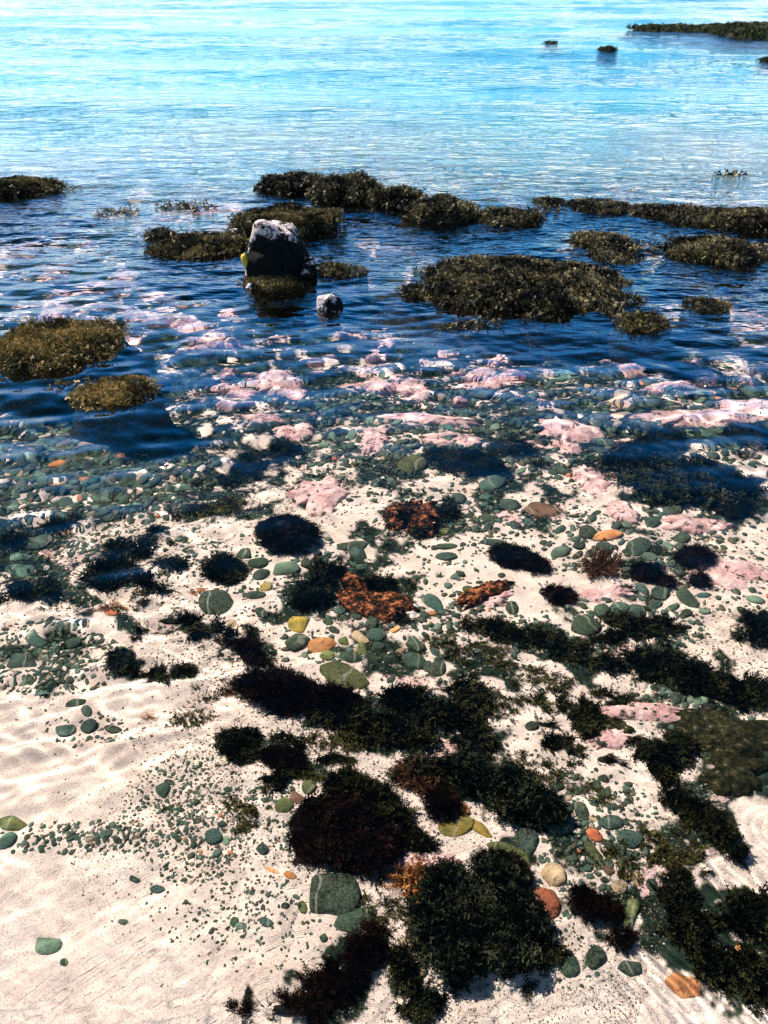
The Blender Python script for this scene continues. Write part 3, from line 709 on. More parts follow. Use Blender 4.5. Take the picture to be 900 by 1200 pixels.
def sample_ells(ells, k, rag, cut=.66):
    """points inside the outlines, thinning out raggedly towards the edge; also 0..1 nearness to the middle"""
    xs, ys, ms = [], [], []
    for px, py, rx, ry, rot in ells:
        if rag > .28: rx, ry = rx*.92, ry*.90
        n = int(math.pi*rx*ry*k*(2.3 if rag > .28 else 1.5)); a = rng.uniform(0, 6.283, n); r = np.sqrt(rng.uniform(0, 1, n))*(1.5 if rag > .28 else 1.2)
        c, q = math.cos(math.radians(rot)), math.sin(math.radians(rot)); u, v = r*rx*np.cos(a), r*ry*np.sin(a)
        x, y = px+u*c-v*q, py+u*q+v*c
        e = r*1.02+(rag*8.5 if rag > .28 else rag*2.4)*(fbm(x/13+y/40, y/7, int(px), 4)-.5)+rag*3*(fbm(x/34, y/18, int(py), 2)-.5)+(rag > .28)*1.5*(fbm(x/6, y/4, int(px)+3, 2)-.5)
        kp = e+rng.normal(0, .07, n) < (cut if rag > .28 else .97)
        xs.append(x[kp]); ys.append(y[kp]); ms.append(np.clip(1-r[kp], 0, 1))
    return np.concatenate(xs), np.concatenate(ys), np.concatenate(ms)
def weed(style, mat, ells, label, k=.8, size=12, rag=.35, mound=.04, flow=None, lay=.5, name='seaweed', cat='seaweed', rockmat='dark'):
    """submerged weed patch: size = strand length in photo units"""
    px, py, mid = sample_ells(ells, k, rag, .84 if name == 'seaweed_bush' else .66)
    X, Y = bed(px, py); hx, hy = bed(px+1, py); sc_ = np.hypot(hx-X, hy-Y)
    cx, cy = float(X.mean()), float(Y.mean()); z0 = float(bedz(cx, cy)); n = len(X)
    Z = bedz(X, Y)
    if mound: Z = Z+mound*(.8 if (style == 'hair' or name == 'seaweed_bush') else .45)*np.clip(mid*2.2, 0, 1)**.7
    flow = np.array(flow if flow else (.3, -.4)); D = np.stack([rng.normal(0, .45, n), rng.normal(0, .45, n), rng.uniform(.2, 1., n)], -1)
    D[:, :2] = D[:, :2]*(1-lay*.5)+flow[None]*lay*1.6; D[:, 2] *= (1-lay*.75)
    out = np.stack([X-cx, Y-cy], -1); out /= np.linalg.norm(out, axis=1, keepdims=True)+1e-6; D[:, :2] += out*.35*(1-lay)
    S = sc_*size*(.8 if style == 'hair' else 1)*rng.uniform(.55, 1.25, n)
    P = np.stack([X-cx, Y-cy, Z-z0], -1)
    if mound:
        rs_ = 1.62 if (style == 'hair' and rag < .2) else (1.25 if name == 'seaweed_bush' else .85); mound = mound*(1 if rs_ > 1 else .6); ra_ = .2 if rs_ > 1.5 else .42
        root = empty(name, (cx, cy, z0)); o = fronds('fronds', style, P, D, S, mat, root, shade=np.clip((fbm(px/11, py/9, 5, 3)-.42)*2.6+rng.normal(0, .2, n)+.45*np.clip(1-mid*4, 0, 1), 0, 1))
        Vs, Fs, off = [], [], 0
        for i, (ex_, ey, rx, ry, rot) in enumerate(ells):
            x, y, a, b, th = ell_affine(ex_, ey, rx*rs_, ry*rs_, rot); v, f = rough_rock(3, int(ex_*3+ey), ra_, 1.9)
            c, s = math.cos(th), math.sin(th); u, w_ = v[:, 0]*a, v[:, 1]*b
            V = np.stack([x-cx+u*c-w_*s, y-cy+u*s+w_*c, float(bedz(x, y))-z0+v[:, 2]*mound*.95], -1); Vs.append(V); Fs.append(f+off); off += len(V)
        mesh('rock', np.concatenate(Vs), np.concatenate(Fs), M[rockmat], root)
        return tag(root, label, cat)
    o = fronds(name, style, P, D, S, mat); 
    me = o.data; co_ = np.empty(len(me.vertices)*3, 'f'); me.vertices.foreach_get('co', co_)
    o.location = (cx, cy, z0); return tag(o, label, cat)

W_ = weed
W_('hair','hair',[(385,975,50,40,10),(425,990,28,30,0)],'big round black hairy weed boulder above the flat green slab',1.0,26,.08,.09,(.7,-.35),.8)
W_('hair','hair',[(331,628,34,20,5)],'dark brown hairy cushion on sand under the speckled pink rock',1.4,20,.08,.09,(.6,-.3),.8)
W_('hair','hair',[(335,812,48,20,8),(395,822,34,10,0)],'near black hairy mass with a reddish fringe left of centre',1.2,24,.2,.06,(-.6,-.2),.7)
W_('hair','redhair',[(287,806,22,8,-10)],'reddish brown fringe of weed left of the near black hairy mass',.9,16,.4,0,(-.6,.1),.7)
W_('fern','fern',[(548,1085,38,42,0),(600,1082,30,22,30),(518,1050,24,14,-40),(592,1120,28,14,30),(532,1128,24,16,20),(582,1042,26,13,20),(505,1090,14,22,0)],'largest dark feathery bush at the bottom centre',.95,21,.30,.08,(.1,-.1),.15,name='seaweed_bush')
W_('fern','fern',[(602,938,34,20,22),(560,918,30,12,14),(636,956,18,11,10)],'dark green feathery bush above the yellow blade shaped stone',.8,20,.3,.07,(.4,-.1),.3,name='seaweed_bush')
W_('moss','moss',[(380,684,32,26,0),(366,700,22,14,0)],'black frilly weed clump joined to the left of the rusty boulder',1.2,11,.3,.06)
W_('moss','moss',[(440,688,36,9,5),(450,716,24,9,20)],'black weed strands on the rusty encrusted boulder',1.0,10,.4,.045)
W_('moss','moss',[(400,836,44,13,6),(448,852,40,13,8)],'long black weed band right under the near black hairy mass',1.0,12,.35,.03)
W_('moss','moss',[(468,818,34,12,0),(515,838,44,14,8),(545,820,24,20,-30),(490,868,62,10,4),(552,866,20,20,40)],'widest tangle of black weed in the middle of the lower half',1.0,13,.35,.045)
W_('fern','fern',[(520,905,50,12,8),(545,900,30,18,20)],'dark feathery band above the black ball of weed',.7,16,.35,.04)
W_('fern','moss',[(410,925,34,13,18),(445,945,26,14,30),(478,980,30,14,30)],'dark weed heap right of the round black hairy weed boulder',.8,16,.35,.05)
W_('hair','redhair',[(493,915,20,14,15)],'spiky brown tuft above left of the yellow blade shaped stone',1.0,22,.3,0,(.2,.3),.3)
W_('hair','hair',[(517,946,19,15,0)],'black fuzzy ball of weed left of the yellow blade shaped stone',1.6,13,.12,.05,(0,0),.1)
W_('moss','moss',[(270,868,15,12,0),(282,880,18,12,0),(290,864,12,9,0)],'square black moss clump on sand left of the small hairy patches',1.3,9,.25,.025)
W_('hair','hair',[(328,888,30,11,10)],'narrow brown black hairy streak below the near black hairy mass',1.3,15,.2,.03,(.5,-.3),.7)
W_('moss','moss',[(330,912,20,12,-10),(352,874,16,6,10)],'small dark weed pair around the narrow hairy streak',1.1,9,.4,.02)
W_('moss','moss',[(390,888,18,8,0),(328,862,14,9,0)],'small dark weed tufts between the square moss clump and black band',1.0,9,.4,.015)
W_('moss','moss',[(128,671,28,14,-5)],'dark green weed cushion on the left sand',1.3,11,.25,.04)
W_('moss','moss',[(178,686,26,10,22)],'dark green weed tail right of the weed cushion on left sand',1.2,11,.3,.03)
W_('moss','moss',[(198,662,20,8,0)],'small dark weed cushion above the weed tail at left',1.3,9,.25,.03)
W_('moss','moss',[(262,667,22,14,12)],'round black weed clump above the blocky dark green boulder',1.3,9,.22,.04)
W_('moss','moss',[(205,727,40,4,-2),(252,740,34,8,0),(162,738,10,5,-40)],'straggling dark weed band below the blocky dark green boulder',1.0,10,.45,.02)
W_('hair','hair',[(292,770,30,9,15),(275,752,26,9,0)],'black hairy strip above left of the near black hairy mass',1.2,14,.3,.025,(.6,-.3),.7)
W_('moss','moss',[(140,774,13,10,-20)],'compact dark moss tuft on the lower left sand',1.4,9,.25,.025)
W_('moss','moss',[(178,789,28,7,3),(213,787,11,8,0)],'row of small moss tufts on the lower left sand',1.1,9,.45,.015)
W_('hair','hair',[(592,652,24,12,12),(615,660,22,7,18)],'black tuft streaming to the right on the open central sand',1.5,18,.15,.04,(.8,-.25),.85)
W_('hair','redhair',[(706,665,18,10,-20)],'spiky golden brown tuft left of the black patch at the right',1.0,26,.3,0,(-.2,.5),.3)
W_('hair','hair',[(755,674,20,10,15),(775,683,12,7,0)],'black fuzzy patch right of the spiky golden brown tuft',1.5,13,.2,.03,(.6,-.2),.6)
W_('hair','hair',[(652,697,19,9,15)],'small black fuzzy patch on sand above the right pebble row',1.5,13,.2,.03,(.6,-.3),.6)
W_('hair','hair',[(810,655,26,12,0)],'black weed covered boulder at the right of the pebble field',1.5,12,.15,.05,(.4,-.2),.5)
W_('hair','hair',[(818,682,14,8,10)],'small black fuzzy stone on the wide smooth pink rock',1.5,10,.15,.03,(.4,-.2),.4)
W_('moss','moss',[(600,742,46,9,12),(650,757,46,11,14),(700,776,30,10,10)],'long diagonal dark weed streak under the right pebble row',1.1,11,.45,.02)
W_('moss','moss',[(755,735,44,12,10),(720,745,30,9,0)],'dark weed right under the row of rounded stones',1.0,11,.45,.02)
W_('fern','moss',[(770,782,50,11,14),(820,798,44,15,18),(868,812,34,20,10)],'widest dark weed mass at the right edge below the pebble row',.8,16,.35,.05)
W_('hair','moss',[(888,738,26,20,0)],'black weed clump cut by the right edge beside pink rock',1.3,14,.3,.05,(.2,-.1),.3)
W_('moss','olivemoss',[(545,757,44,14,0),(590,780,44,9,10)],'sparse olive moss on sand under the rusty rocks right of centre',.5,8,.7,0)
W_('moss','olivemoss',[(640,800,50,9,10),(610,825,40,14,0),(660,872,24,9,0)],'sparse olive moss trail on the sand right of the widest tangle',.5,8,.7,0)
W_('moss','moss',[(690,848,16,20,-10)],'upright black weed on the knobbly pink crust rock',1.3,10,.3,.03)
W_('moss','moss',[(640,850,22,8,10),(668,880,12,12,0),(646,868,14,7,0)],'small dark weed tufts round the heart shaped green stone',1.0,9,.45,.015)
W_('hair','hair',[(710,891,22,8,5),(738,870,14,6,0)],'flat dark tufts on sand left of the olive slab',1.2,11,.3,.015,(.7,-.2),.7)
W_('moss','moss',[(770,885,26,12,10),(795,875,22,12,0),(775,900,14,14,0)],'black weed hanging over the lower edge of the olive slab',1.2,11,.35,.04)
W_('fern','moss',[(800,945,28,14,35),(835,970,32,16,35),(858,996,22,10,35)],'black weed heap under the ring ripples at the right',.9,14,.3,.05)
W_('moss','moss',[(786,1046,20,24,-15),(803,1088,22,30,-25),(828,1128,14,22,-20)],'tall black weed mass above the big orange nugget',1.1,13,.3,.05)
W_('moss','moss',[(872,1075,30,26,0),(882,1140,32,34,0),(850,1120,14,12,0)],'dark weed in streaky water at the lower right edge',1.0,13,.35,.04)
W_('hair','hair',[(395,1152,44,22,-30),(428,1115,20,34,10),(340,1185,50,12,0)],'black hairy weed sprawling at the bottom centre left',1.1,18,.3,.05,(-.2,.3),.5)
W_('moss','moss',[(470,1130,14,22,-25),(492,1175,18,26,-25)],'dark weed shadowing the tan and green wedge at the bottom',1.1,12,.35,.03)
W_('hair','hair',[(590,1020,34,14,25)],'black fuzzy weed lying over the long moss green boulder',1.4,14,.2,.05,(.3,-.3),.5)
W_('hair','hair',[(700,1068,26,14,15),(680,1055,16,12,0)],'black fuzzy weed left of the tall olive stone',1.4,13,.2,.04,(.3,-.2),.4)
W_('hair','hair',[(727,1102,15,11,0)],'small black tuft below the tall olive stone',1.6,11,.2,.03,(.3,-.2),.4)
W_('moss','moss',[(638,1120,22,12,0)],'ragged dark weed scrap below the red rusty lump',1.2,10,.35,.02)
W_('fern','fern',[(775,560,48,16,0),(830,572,44,14,8),(735,550,28,10,0),(800,585,40,10,0)],'wide feathery weed patch under the black heap at upper right',1.0,18,.4,.06,(.5,.1),.5)
W_('hair','moss',[(768,524,34,17,-10),(735,532,24,8,0)],'smooth black weed heap in the reef band at upper right',1.6,11,.2,.10,(.4,0),.4)
W_('hair','moss',[(872,513,34,12,5)],'black weed heap at the right edge below the pink ledges',1.6,11,.2,.08,(.4,0),.4)
W_('hair','moss',[(548,545,40,14,5),(575,553,22,7,10),(510,538,20,7,0)],'spreading black weed patch below the knobbly pink ledge',1.6,11,.25,.07,(.5,-.1),.5)
W_('hair','moss',[(600,527,26,10,0)],'small black patch right of the spreading black one',1.6,10,.25,.06,(.5,-.1),.5)
W_('hair','moss',[(300,548,42,17,-8),(265,565,20,7,0),(330,530,28,10,0)],'dark weed shoal between pale sand and pink rock at left centre',1.4,11,.3,.05,(.5,-.1),.5)
W_('moss','olivemoss',[(235,598,36,6,-5),(268,594,14,8,0)],'thin olive brown weed wisp above the left centre sand',.8,9,.6,0)
W_('hair','moss',[(858,596,20,11,0)],'black tuft right of the long pink block',1.6,11,.25,.05,(.5,-.1),.5)
W_('hair','moss',[(630,545,20,6,5)],'thin dark tuft on the pale upper sand',1.5,9,.3,.02,(.5,0),.6)
W_('moss','moss',[(150,640,36,10,-8),(175,628,20,7,-20)],'grey dark weed in ruffled water at upper left',1.1,10,.4,.03)
W_('moss','moss',[(55,690,24,11,25),(20,695,24,7,0)],'dark weed band at the left edge in ruffled water',1.1,10,.4,.03)
W_('moss','moss',[(15,632,22,9,0),(70,614,24,7,-20)],'dark weed at the far left edge above the slate stones',1.1,10,.4,.03)
W_('moss','moss',[(475,606,18,12,0),(520,600,16,16,0),(495,622,20,8,0)],'dark weed wrapped round the orange topped rock',1.1,10,.35,.05)
W_('moss','moss',[(60,483,24,9,0)],'dark oval weed patch in front of the golden left mound',1.4,10,.2,.10)
W_('hair','orangehair',[(172,843,13,6,-30)],'tiny orange tuft alone on the lower left sand',.8,13,.3,0,(.3,.4),.3)
W_('hair','orangehair',[(125,712,18,9,-15),(215,695,26,6,0)],'orange brown strands washing beside the dark weed at left',.5,12,.5,0,(.5,-.4),.6)
W_('hair','orangehair',[(192,1107,9,6,10)],'tiny rust brown tuft on the bottom left sand',.8,9,.4,0,(.3,-.4),.6)
W_('moss','olivemoss',[(178,575+340,1,1,0),(195,948,3,3,0),(285,960,14,16,20),(275,945,10,10,0)],'olive moss scraps at the right of the lower left gravel',.5,8,.6,0)
W_('fern','orangehair',[(492,1035,16,12,-20)],'rust red feathery sprigs at the upper left of the big bush',.6,20,.4,0,(-.3,.5),.2)
W_('moss','olivemoss',[(130,718,16,9,0),(170,705,14,10,30)],'golden olive film of weed beside the dark red flat stone',.5,8,.5,0)
W_('moss','olivemoss',[(240,815,34,10,-20),(225,840,20,7,0)],'faint olive weed trace left of the near black hairy mass',.35,8,.6,0)
W_('moss','olivemoss',[(390,868,30,10,0),(360,905,18,8,0)],'brown olive weed crumbs between the black band and dark heap',.45,8,.6,0)
W_('moss','moss',[(560,880,30,10,20),(600,905,26,8,10)],'ragged dark fringe right of the feathery band',.8,9,.55,0)
W_('moss','olivemoss',[(640,905,40,10,25),(690,930,30,10,20)],'thin brown weed crumbs on sand above the teal stones',.35,8,.6,0)
W_('moss','moss',[(670,825,40,10,15),(720,820,30,8,15),(745,790,30,8,15)],'thin dark weed lines between the long streak and pink crust',.8,9,.55,0)
W_('moss','olivemoss',[(455,1060,20,30,0),(430,1050,10,20,0)],'rusty olive weed crumbs between the flat green slab and big bush',.4,8,.6,0)
W_('moss','olivemoss',[(780,1000,40,20,20),(730,1010,26,16,10)],'blurred olive weed crumbs above the tall black mass at right',.45,9,.6,0)
stone(131,721,20,10,-10,'rust','dark red flat stone beside the orange strands at left')

n = 60000; a = rng.uniform(-33, 33, n)*math.pi/180; r_ = .6*(8.0 ** rng.uniform(0, 1, n)); X, Y = r_*np.sin(a), r_*np.cos(a)
t_ = turf(X, Y); k_ = rng.uniform(0, 1, n) < t_*.8; X, Y, r_ = X[k_], Y[k_], r_[k_]
tag(fronds('algae_turf', 'moss', np.stack([X, Y, bedz(X, Y)], -1), np.stack([rng.normal(.3, .6, len(X)), rng.normal(-.3, .6, len(X)), rng.uniform(.2, .9, len(X))], -1), .0085*np.clip(r_, .9, 4)*rng.uniform(.5, 1.5, len(X)), 'moss'),
    'short dark algae turf growing over the seabed in ragged patches', 'algae', kind='stuff')

# ------------------------------------------------------------------ mounds breaking the surface
def mound(x0, x1, ytop, yfront, mat, label, dens=5200, seed=1, fl=.055, name='seaweed_mound', humps=None, steep=.9, droop=.3, depth=None, bare=False):
    """a weed covered rock: x0..x1 and yfront on the waterline, ytop its crest"""
    yfront = yfront-.14*(yfront-ytop); ytop = ytop+.10*(yfront-ytop)
    pc = (x0+x1)/2; fx, fy = surf(pc, yfront); a_, b_ = surf(np.array([x0, x1]), yfront); half = float(a_[1]-a_[0])/2
    L = math.hypot(fx, fy); ux, uy = fx/L, fy/L
    # the crest stands about dp behind the front
    tx, ty = surf(pc, ytop); span = math.hypot(tx, ty)-L
    dp = depth if depth else min(half*.8, span*.55)
    d = ray(pc, ytop); cx, cy = fx+ux*dp, fy+uy*dp; t = math.hypot(cx, cy)/math.hypot(d[0], d[1]); ht = max(CAMZ+d[2]*t, .02)
    th = math.atan2(uy, ux)-math.pi/2; c, s = math.cos(th), math.sin(th)
    fl *= .68; dens *= 2.0; ht = max(ht-fl*.8, .012)
    def height(u, v):      # unit disc -> metres above the water (negative outside)
        r = np.sqrt(u*u+v*v)*(1+1.0*(fbm(u*1.8+seed, v*1.8, seed, 3)-.5)+.45*(fbm(u*6+seed, v*6, seed+3, 2)-.5))
        ph = np.where(v < 0, 4.5, 2.2)/np.clip(steep+.1, .7, 1)+0*r; top = np.clip(1-r**ph, -3, 1)
        h = ht*top*(.30+.95*fbm(u*half*6+seed*3, v*dp*6, seed+9, 3))
        if humps:
            g = 0*u
            for hx, hw, hh in humps: g = np.maximum(g, hh*np.exp(-((u-hx)/hw)**2))
            h = np.where(top > 0, h*np.clip(g, .12, 1.3), h)
        return h
    root = empty(name, (cx, cy, 0))
    # rock base, from the seabed up to just under the fronds
    na, nr = 90, 26
    A, R = np.meshgrid(np.linspace(0, 2*math.pi, na, endpoint=False), np.linspace(0, 1.5, nr)[1:], indexing='ij')
    U, W = R*np.cos(A), R*np.sin(A); X = U*half*c-W*dp*s; Y = U*half*s+W*dp*c
    H = height(U, W)-.012
    bz = bedz(X+cx, Y+cy)
    H = np.where(R > 1.02, -((R-1.02)/.48)**.9*(-bz)*(.6+.8*fbm((X+cx)*5, (Y+cy)*5, seed+40, 4))-.03, H); H = np.maximum(H, bz-.02)
    V = np.concatenate([[[0, 0, float(height(np.zeros(1), np.zeros(1))[0])-.012]], np.stack([X, Y, H], -1).reshape(-1, 3)])
    nr1 = nr-1; i = (np.arange(na)[:, None]*nr1+np.arange(nr1-1)[None]+1); j = (((np.arange(na)+1) % na)[:, None]*nr1+np.arange(nr1-1)[None]+1)
    q = np.stack([i, i+1, j+1, j], -1).reshape(-1, 4); tt = np.stack([np.zeros(na, int), np.arange(na)*nr1+1, ((np.arange(na)+1) % na)*nr1+1], -1)
    mesh('rock', V, [q, tt], M['slab'], root)
    n = int(dens*math.pi*half*dp*1.15)+60
    a = rng.uniform(0, 6.283, n); r = np.sqrt(rng.uniform(0, 1.35, n)); u, v = r*np.cos(a), r*np.sin(a)
    h = height(u, v); e = .02; hu = (height(u+e, v)-h)/(e*half); hv = (height(u, v+e)-h)/(e*dp)
    kp = h > -.012-.02*rng.uniform(0, 1, n)**3; u, v, h, hu, hv = u[kp], v[kp], h[kp], hu[kp], hv[kp]; n = len(u)
    X = u*half*c-v*dp*s; Y = u*half*s+v*dp*c
    nx, ny = -(hu*c-hv*s), -(hu*s+hv*c); D = np.stack([nx, ny, np.ones(n)], -1); D /= np.linalg.norm(D, axis=1, keepdims=True)
    # extra fronds on steep faces
    D = D*.8+rng.normal(0, .42, (n, 3)); D[:, 2] -= droop*np.clip(np.hypot(nx, ny), 0, 1.5)
    P = np.stack([X, Y, np.maximum(h, -.01)], -1)
    st = np.hypot(nx, ny) > .8
    if st.any():
        m_ = np.where(st)[0]; m_ = np.repeat(m_, 2); P = np.concatenate([P, P[m_]+rng.normal(0, .014, (len(m_), 3))]); D = np.concatenate([D, D[m_]+rng.normal(0, .4, (len(m_), 3))])
    P[:, 2] = np.maximum(P[:, 2], -.012)
    pt = fbm((P[:, 0]+cx)*8, (P[:, 1]+cy)*8, 77, 3)
    fronds('fronds', 'wrack', P, D, fl*rng.uniform(.6, 1.25, len(P)), mat, root, shade=np.clip((pt-.3)*1.6+rng.normal(0, .22, len(P)), 0, 1))
    return tag(root, label, 'seaweed mound' if name == 'seaweed_mound' else 'reef')
mound(-28,68,203,236,'wrack','dark olive seaweed mound alone at the far left edge',seed=2)
mound(303,392,199,232,'wrackdark','lower left half of the tall dark mound behind the boulder',seed=3)
mound(362,449,194,246,'wrackdark','tallest dark seaweed mound behind the boulder',seed=4,steep=.8)
mound(436,500,214,250,'wrackdark','dark mound joining the tallest one to its right neighbour',seed=5)
mound(474,563,226,266,'wrackdark','rounded dark mound right of the tallest one',seed=6,steep=.7)
mound(562,634,242,268,'wrackdark','low knobbly mound at the right end of the back row',seed=7,fl=.05)
mound(272,396,237,283,'wrack','olive mound right behind the dark white topped boulder',seed=8,steep=.6)
mound(180,286,274,306,'wrack','low olive mound stretching left from the boulder',seed=9,humps=[(-.7,.35,1.1),(0,.3,.6),(.6,.5,.9)])
mound(172,206,264,284,'wrackdark','small dark tip at the left end of the low olive mound',seed=10,fl=.045)
mound(286,362,322,341,'wrack','weed skirt at the foot of the white topped boulder',seed=11,fl=.045)
mound(372,406,303,324,'wrack','small olive mound right of the boulder',seed=12,fl=.045)
mound(398,430,311,325,'wrackdark','tiny scrap of mound at the end of the small olive one',seed=13,fl=.04)
mound(472,742,306,378,'wrackdark','biggest seaweed mound right of the centre of the picture',seed=14,steep=.9,dens=6500,fl=.05,humps=[(-.75,.35,.55),(-.15,.5,1.05),(.45,.45,1.05)])
mound(468,510,330,352,'wrack','low left tip of the biggest seaweed mound',seed=15,fl=.045)
mound(722,778,362,391,'wrack','narrow olive tail at the right end of the biggest mound',seed=16,fl=.045)
mound(626,660,231,243,'wrackdark','tiny mound in the far thin row at the right',seed=17,fl=.05)
mound(666,734,236,252,'wrackdark','thin low mound in the far row beside the tiny one',seed=18,fl=.05)
mound(734,800,241,258,'wrackdark','sparse thin link of the far row before the long mound',seed=19,fl=.05,dens=3000)
mound(766,860,243,268,'wrackdark','first part of the long dark mound at the right edge',seed=20,fl=.055)
mound(826,960,241,281,'wrackdark','long dark mound cut by the right edge',seed=21,steep=.6)
mound(675,736,270,294,'wrackdark','small dark oval mound above the biggest one',seed=22)
mound(692,748,292,309,'wrackdark','low scrap under the small dark oval mound',seed=23,fl=.045)
mound(785,892,276,314,'wrackdark','broad dark oval mound near the right edge',seed=24,steep=.6)
mound(804,852,352,367,'wrack','small floating olive scrap right of the biggest mound',seed=25,fl=.04)
mound(-4,152,381,438,'wrackgold','golden olive mound in clear view at the left edge',seed=26,fl=.045,dens=8000,steep=.6)
mound(94,182,446,479,'wrackgold','small golden mound below the larger golden one',seed=27,fl=.045,dens=7000)
# far reef
mound(742,846,27,41,'wrackfar','long low thin reef far out near the top right',seed=28,fl=.16,dens=220,name='reef')
mound(802,1010,24,49,'wrackfar','thicker far reef cut by the right edge near the top',seed=29,fl=.16,dens=260,name='reef')
mound(703,721,52,62,'wrackfar','small round rock far out left of the reef',seed=30,fl=.12,dens=900,name='reef')
mound(638,652,47,52,'wrackfar','tiny dark speck of rock far out left of the small round rock',seed=31,fl=.08,dens=900,name='reef')
mound(892,925,68,74,'wrackfar','flat dark rock tip at the right edge below the far reef',seed=32,fl=.1,dens=900,name='reef')
# floating frond scraps
def scraps(px, py, rx, ry, n, label, mat='wrackdark', fl=.06):
    a = rng.uniform(0, 6.283, n); r = rng.uniform(0, 1, n)**.6; X, Y = surf(px+r*rx*np.cos(a), py+r*ry*np.sin(a)); cx, cy = float(X.mean()), float(Y.mean())
    D = np.stack([rng.normal(0, 1, n), rng.normal(0, .5, n), rng.uniform(.0, .35, n)], -1)
    o = fronds('floating_seaweed', 'wrack', np.stack([X-cx, Y-cy, rng.uniform(-.012, .008, n)], -1), D, fl*rng.uniform(.6, 1.3, n), mat); o.location = (cx, cy, 0)
    tag(o, label, 'seaweed')
scraps(857,206,15,4,26,'isolated floating fronds far right above the long mound',fl=.08)
scraps(88,220,14,2.5,16,'floating fronds right of the far left mound')
scraps(215,243,36,6,90,'thin floating fronds left of the olive mound behind the boulder')
scraps(135,249,30,5,60,'dark floating fronds between the far left mound and the boulder')
scraps(765,248,60,5,120,'floating fronds between the thin row and long mound')
scraps(750,290,30,6,60,'floating fronds between the small oval and broad oval mounds')
scraps(640,246,22,4,50,'floating fronds beside the tiny mound of the far row')
scraps(555,380,34,8,110,'fronds floating in front of the biggest mound',fl=.035)
scraps(85,455,30,12,30,'fronds floating between the two golden mounds','wrackgold',.04)

# ------------------------------------------------------------------ the dark boulder with the white top, and the small white rock
def boulder():
    x0, x1, yt, yf = 280, 368, 260, 330
    fx, fy = surf(322, yf); a_, _ = surf(np.array([x0, x1]), yf-10); half = float(a_[1]-a_[0])/2
    cx, cy = fx, fy+half*.75; d = ray(328, yt); t = math.hypot(cx, cy)/math.hypot(d[0], d[1]); ht = CAMZ+d[2]*t
    v, f = rough_rock(4, 12, .20, 2.2, .42); v = v.copy()
    v[:, 1] *= .75
    # square it up: steep hollow front, flat top, a notch between two shoulders
    r = np.abs(v); v = np.sign(v)*(r ** .88); v[:, 0] *= 1-.06*np.clip(v[:, 2]+.15*np.sin(v[:, 0]*7), 0, 1); v[:, 2] += .16*v[:, 0]*(v[:, 2] > 0)*-1+.10*(fbm(v[:, 0]*4, v[:, 1]*4, 8, 3)-.5)*(v[:, 2] > .3)
    z = v[:, 2]; v[:, 2] = np.where(z > 0, z*(1-.22*.35*np.exp(-((v[:, 0]-.18)/.22)**2)), z)
    v[:, 1] += .22*np.exp(-((v[:, 0]-.1)/.5)**2-((v[:, 2]-.15)/.5)**2)*(v[:, 1] < 0)
    V = np.stack([v[:, 0]*half*1.02, v[:, 1]*half*.95, v[:, 2]*ht*1.0], -1); V[:, 2] = np.where(V[:, 2] < 0, V[:, 2]*2.2, V[:, 2])
    root = empty('boulder', (cx, cy, 0))
    nz = v[:, 2]; wh = .02+.34*sstep(.50, .90, nz)+.44*sstep(-.30, -.75, v[:, 0])*sstep(-.35, .1, nz)+.20*sstep(.6, .9, v[:, 0])*sstep(.3, -.1, nz)-.45*sstep(-.2, -.6, v[:, 1])*sstep(.85, .6, nz)*sstep(-.8, -.55, v[:, 0])  # whiter towards the top and left, darker across the front
    mesh('rock', V, f, M['boulder'], root, attrs={'whiteness': wh})
    # yellow lichen or weed lobe on the left corner
    v2, f2 = rough_rock(3, 33, .25, 2.0); V2 = v2*(1+.5*(fbm(v2[:, 0]*3, v2[:, 2]*4, 9)-.5))[:, None]*np.array([.022, .020, .055]); V2[:, 0] += -.012*v2[:, 2]; V2 += np.array([-half*.74, -half*.50, ht*.32])
    mm, nt, p = new('yellow_lichen'); p.inputs['Base Color'].default_value = (.42, .27, .02, 1); p.inputs['Roughness'].default_value = .8
    mesh('lichen_patch', V2, f2, mm, root)
    return tag(root, 'black boulder with white mottled top and a yellow patch', 'boulder')
boulder()
def small_rock(px, ytop, yf, x0, x1, seed, mat, label, wh=.9):
    fx, fy = surf(px, yf); a_, _ = surf(np.array([x0, x1]), yf); half = float(a_[1]-a_[0])/2; cy = fy+half*.7
    d = ray(px, ytop); t = math.hypot(fx, cy)/math.hypot(d[0], d[1]); ht = max(CAMZ+d[2]*t, .02)
    v, f = rough_rock(3, seed, .28, 1.8, .2); V = v*np.array([half, half*.7, ht]); V[:, 2] = np.where(V[:, 2] < 0, V[:, 2]*5, V[:, 2])
    o = mesh('rock', V, f, M['boulder'] if mat == 'boulder' else M[mat], attrs={'whiteness': .12+wh*.5*sstep(.6, -.4, v[:, 0])*sstep(-.2, .3, v[:, 2])}); o.location = (fx, cy, 0)  # whiter towards the left and top
    return tag(o, label, 'rock')
small_rock(385,345,364,368,402,41,'boulder','small white rock just breaking blue water below the boulder')
small_rock(272,268,279,266,292,45,'boulder','pale mottled rock at the upper left of the boulder',.6)
small_rock(294,331,339,287,300,43,'boulder','pale mottled rock at the lower left foot of the boulder')
small_rock(362,300,326,352,374,44,'boulder','dark mottled rock against the right side of the boulder',.35)
flat_rock(365,232,60,8,0,.45,'tan','rock','tan ledge at the waterline below the tall dark mounds')

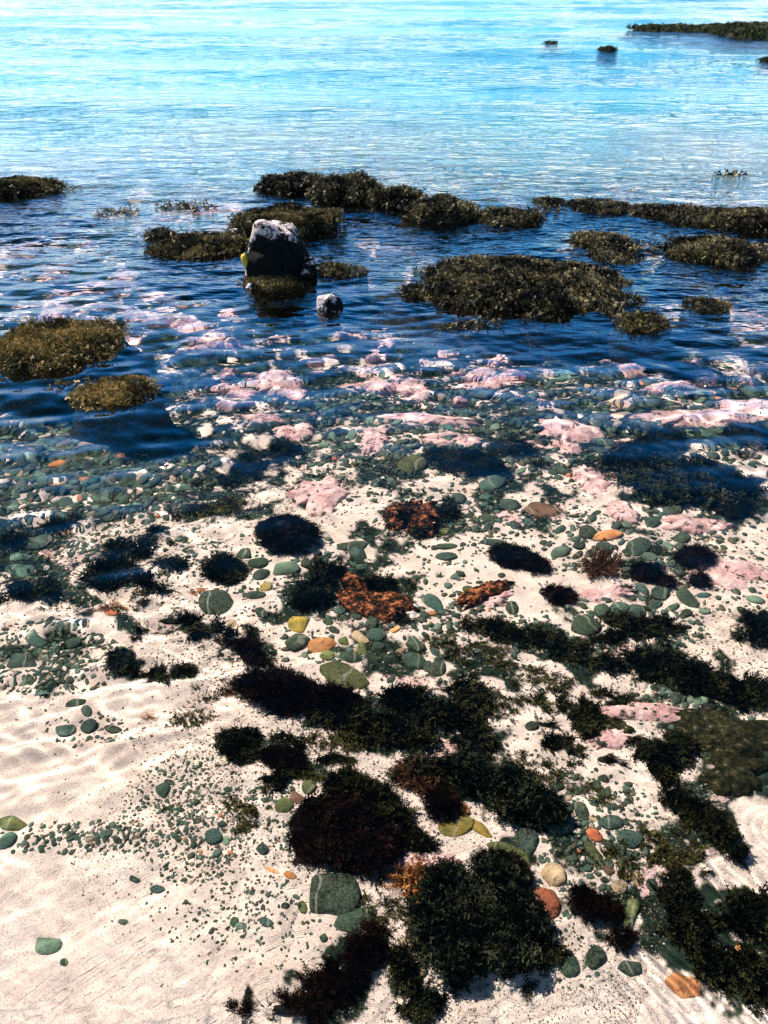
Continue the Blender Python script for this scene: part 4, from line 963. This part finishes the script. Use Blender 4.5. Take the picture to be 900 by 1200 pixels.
# ------------------------------------------------------------------ light
EL, AZ = math.radians(50), math.radians(-52)     # sun ahead of the camera, to the left
L = bpy.data.lights.new('sun', 'SUN'); L.energy = 5; L.angle = math.radians(.5); L.color = (1, .90, .80); L.cycles.is_caustics_light = True
lo = bpy.data.objects.new('sun', L); COL.objects.link(lo)
dv = Vector((math.sin(AZ)*math.cos(EL), math.cos(AZ)*math.cos(EL), math.sin(EL))); lo.rotation_euler = dv.to_track_quat('Z', 'Y').to_euler()
W = bpy.data.worlds.new('World'); sc.world = W; W.use_nodes = True; nt = W.node_tree
sk = N(nt, 'ShaderNodeTexSky', sky_type='NISHITA', sun_disc=False, sun_elevation=EL, sun_rotation=AZ); sk.dust_density = .3; sk.ozone_density = 4
tc = N(nt, 'ShaderNodeTexCoord'); sep = N(nt, 'ShaderNodeSeparateXYZ'); nt.links.new(tc.outputs['Generated'], sep.inputs[0])
tint = ramp(nt, sep.outputs[2], [(0, (1.0, 1.0, 1.0)), (.06, (.55, .80, .86)), (.11, (.24, .70, .86)), (.18, (.20, .95, 1.35)), (.34, (.06, 1.0, 1.7)), (.48, (.02, .32, .48)), (.60, (.015, .13, .16)), (.8, (.03, .05, .06))])
c = mixc(nt, 1.0, sk.outputs[0], tint, 'MULTIPLY')
# thin streaky cloud over the blue
cl = ramp(nt, noise(nt, N_map(nt, tc.outputs['Generated'], (1.6, 1.6, 5.5)), 2.2, 5, .62), [(.46, G3(0)), (.64, G3(1))])
low = ramp(nt, sep.outputs[2], [(.02, G3(.7)), (.09, G3(.35)), (.13, G3(.4)), (.19, G3(.95)), (.30, G3(.4)), (.40, G3(0))])
gl = N(nt, 'ShaderNodeMapRange'); gl.inputs[1].default_value = .05; gl.inputs[2].default_value = -.55; gl.inputs[3].default_value = .0; gl.inputs[4].default_value = .9; nt.links.new(sep.outputs[0], gl.inputs[0])
hz = N(nt, 'ShaderNodeMath', operation='MAXIMUM'); nt.links.new(cl, hz.inputs[0]); nt.links.new(gl.outputs[0], hz.inputs[1])
cf = N(nt, 'ShaderNodeMath', operation='MULTIPLY'); nt.links.new(low, cf.inputs[0]); nt.links.new(hz.outputs[0], cf.inputs[1])
c = mixc(nt, cf.outputs[0], c, (9.0, 9.2, 10.0))
nt.links.new(c, nt.nodes['Background'].inputs[0]); nt.nodes['Background'].inputs[1].default_value = .085

sc.view_settings.view_transform = 'Standard'; sc.view_settings.look = 'None'; sc.view_settings.gamma = 1; sc.view_settings.exposure = 1.66
sc.cycles.use_denoising = True; sc.cycles.caustics_refractive = True; sc.cycles.caustics_reflective = False
sc.cycles.max_bounces = 8; sc.cycles.transparent_max_bounces = 8; sc.cycles.sample_clamp_indirect = 8
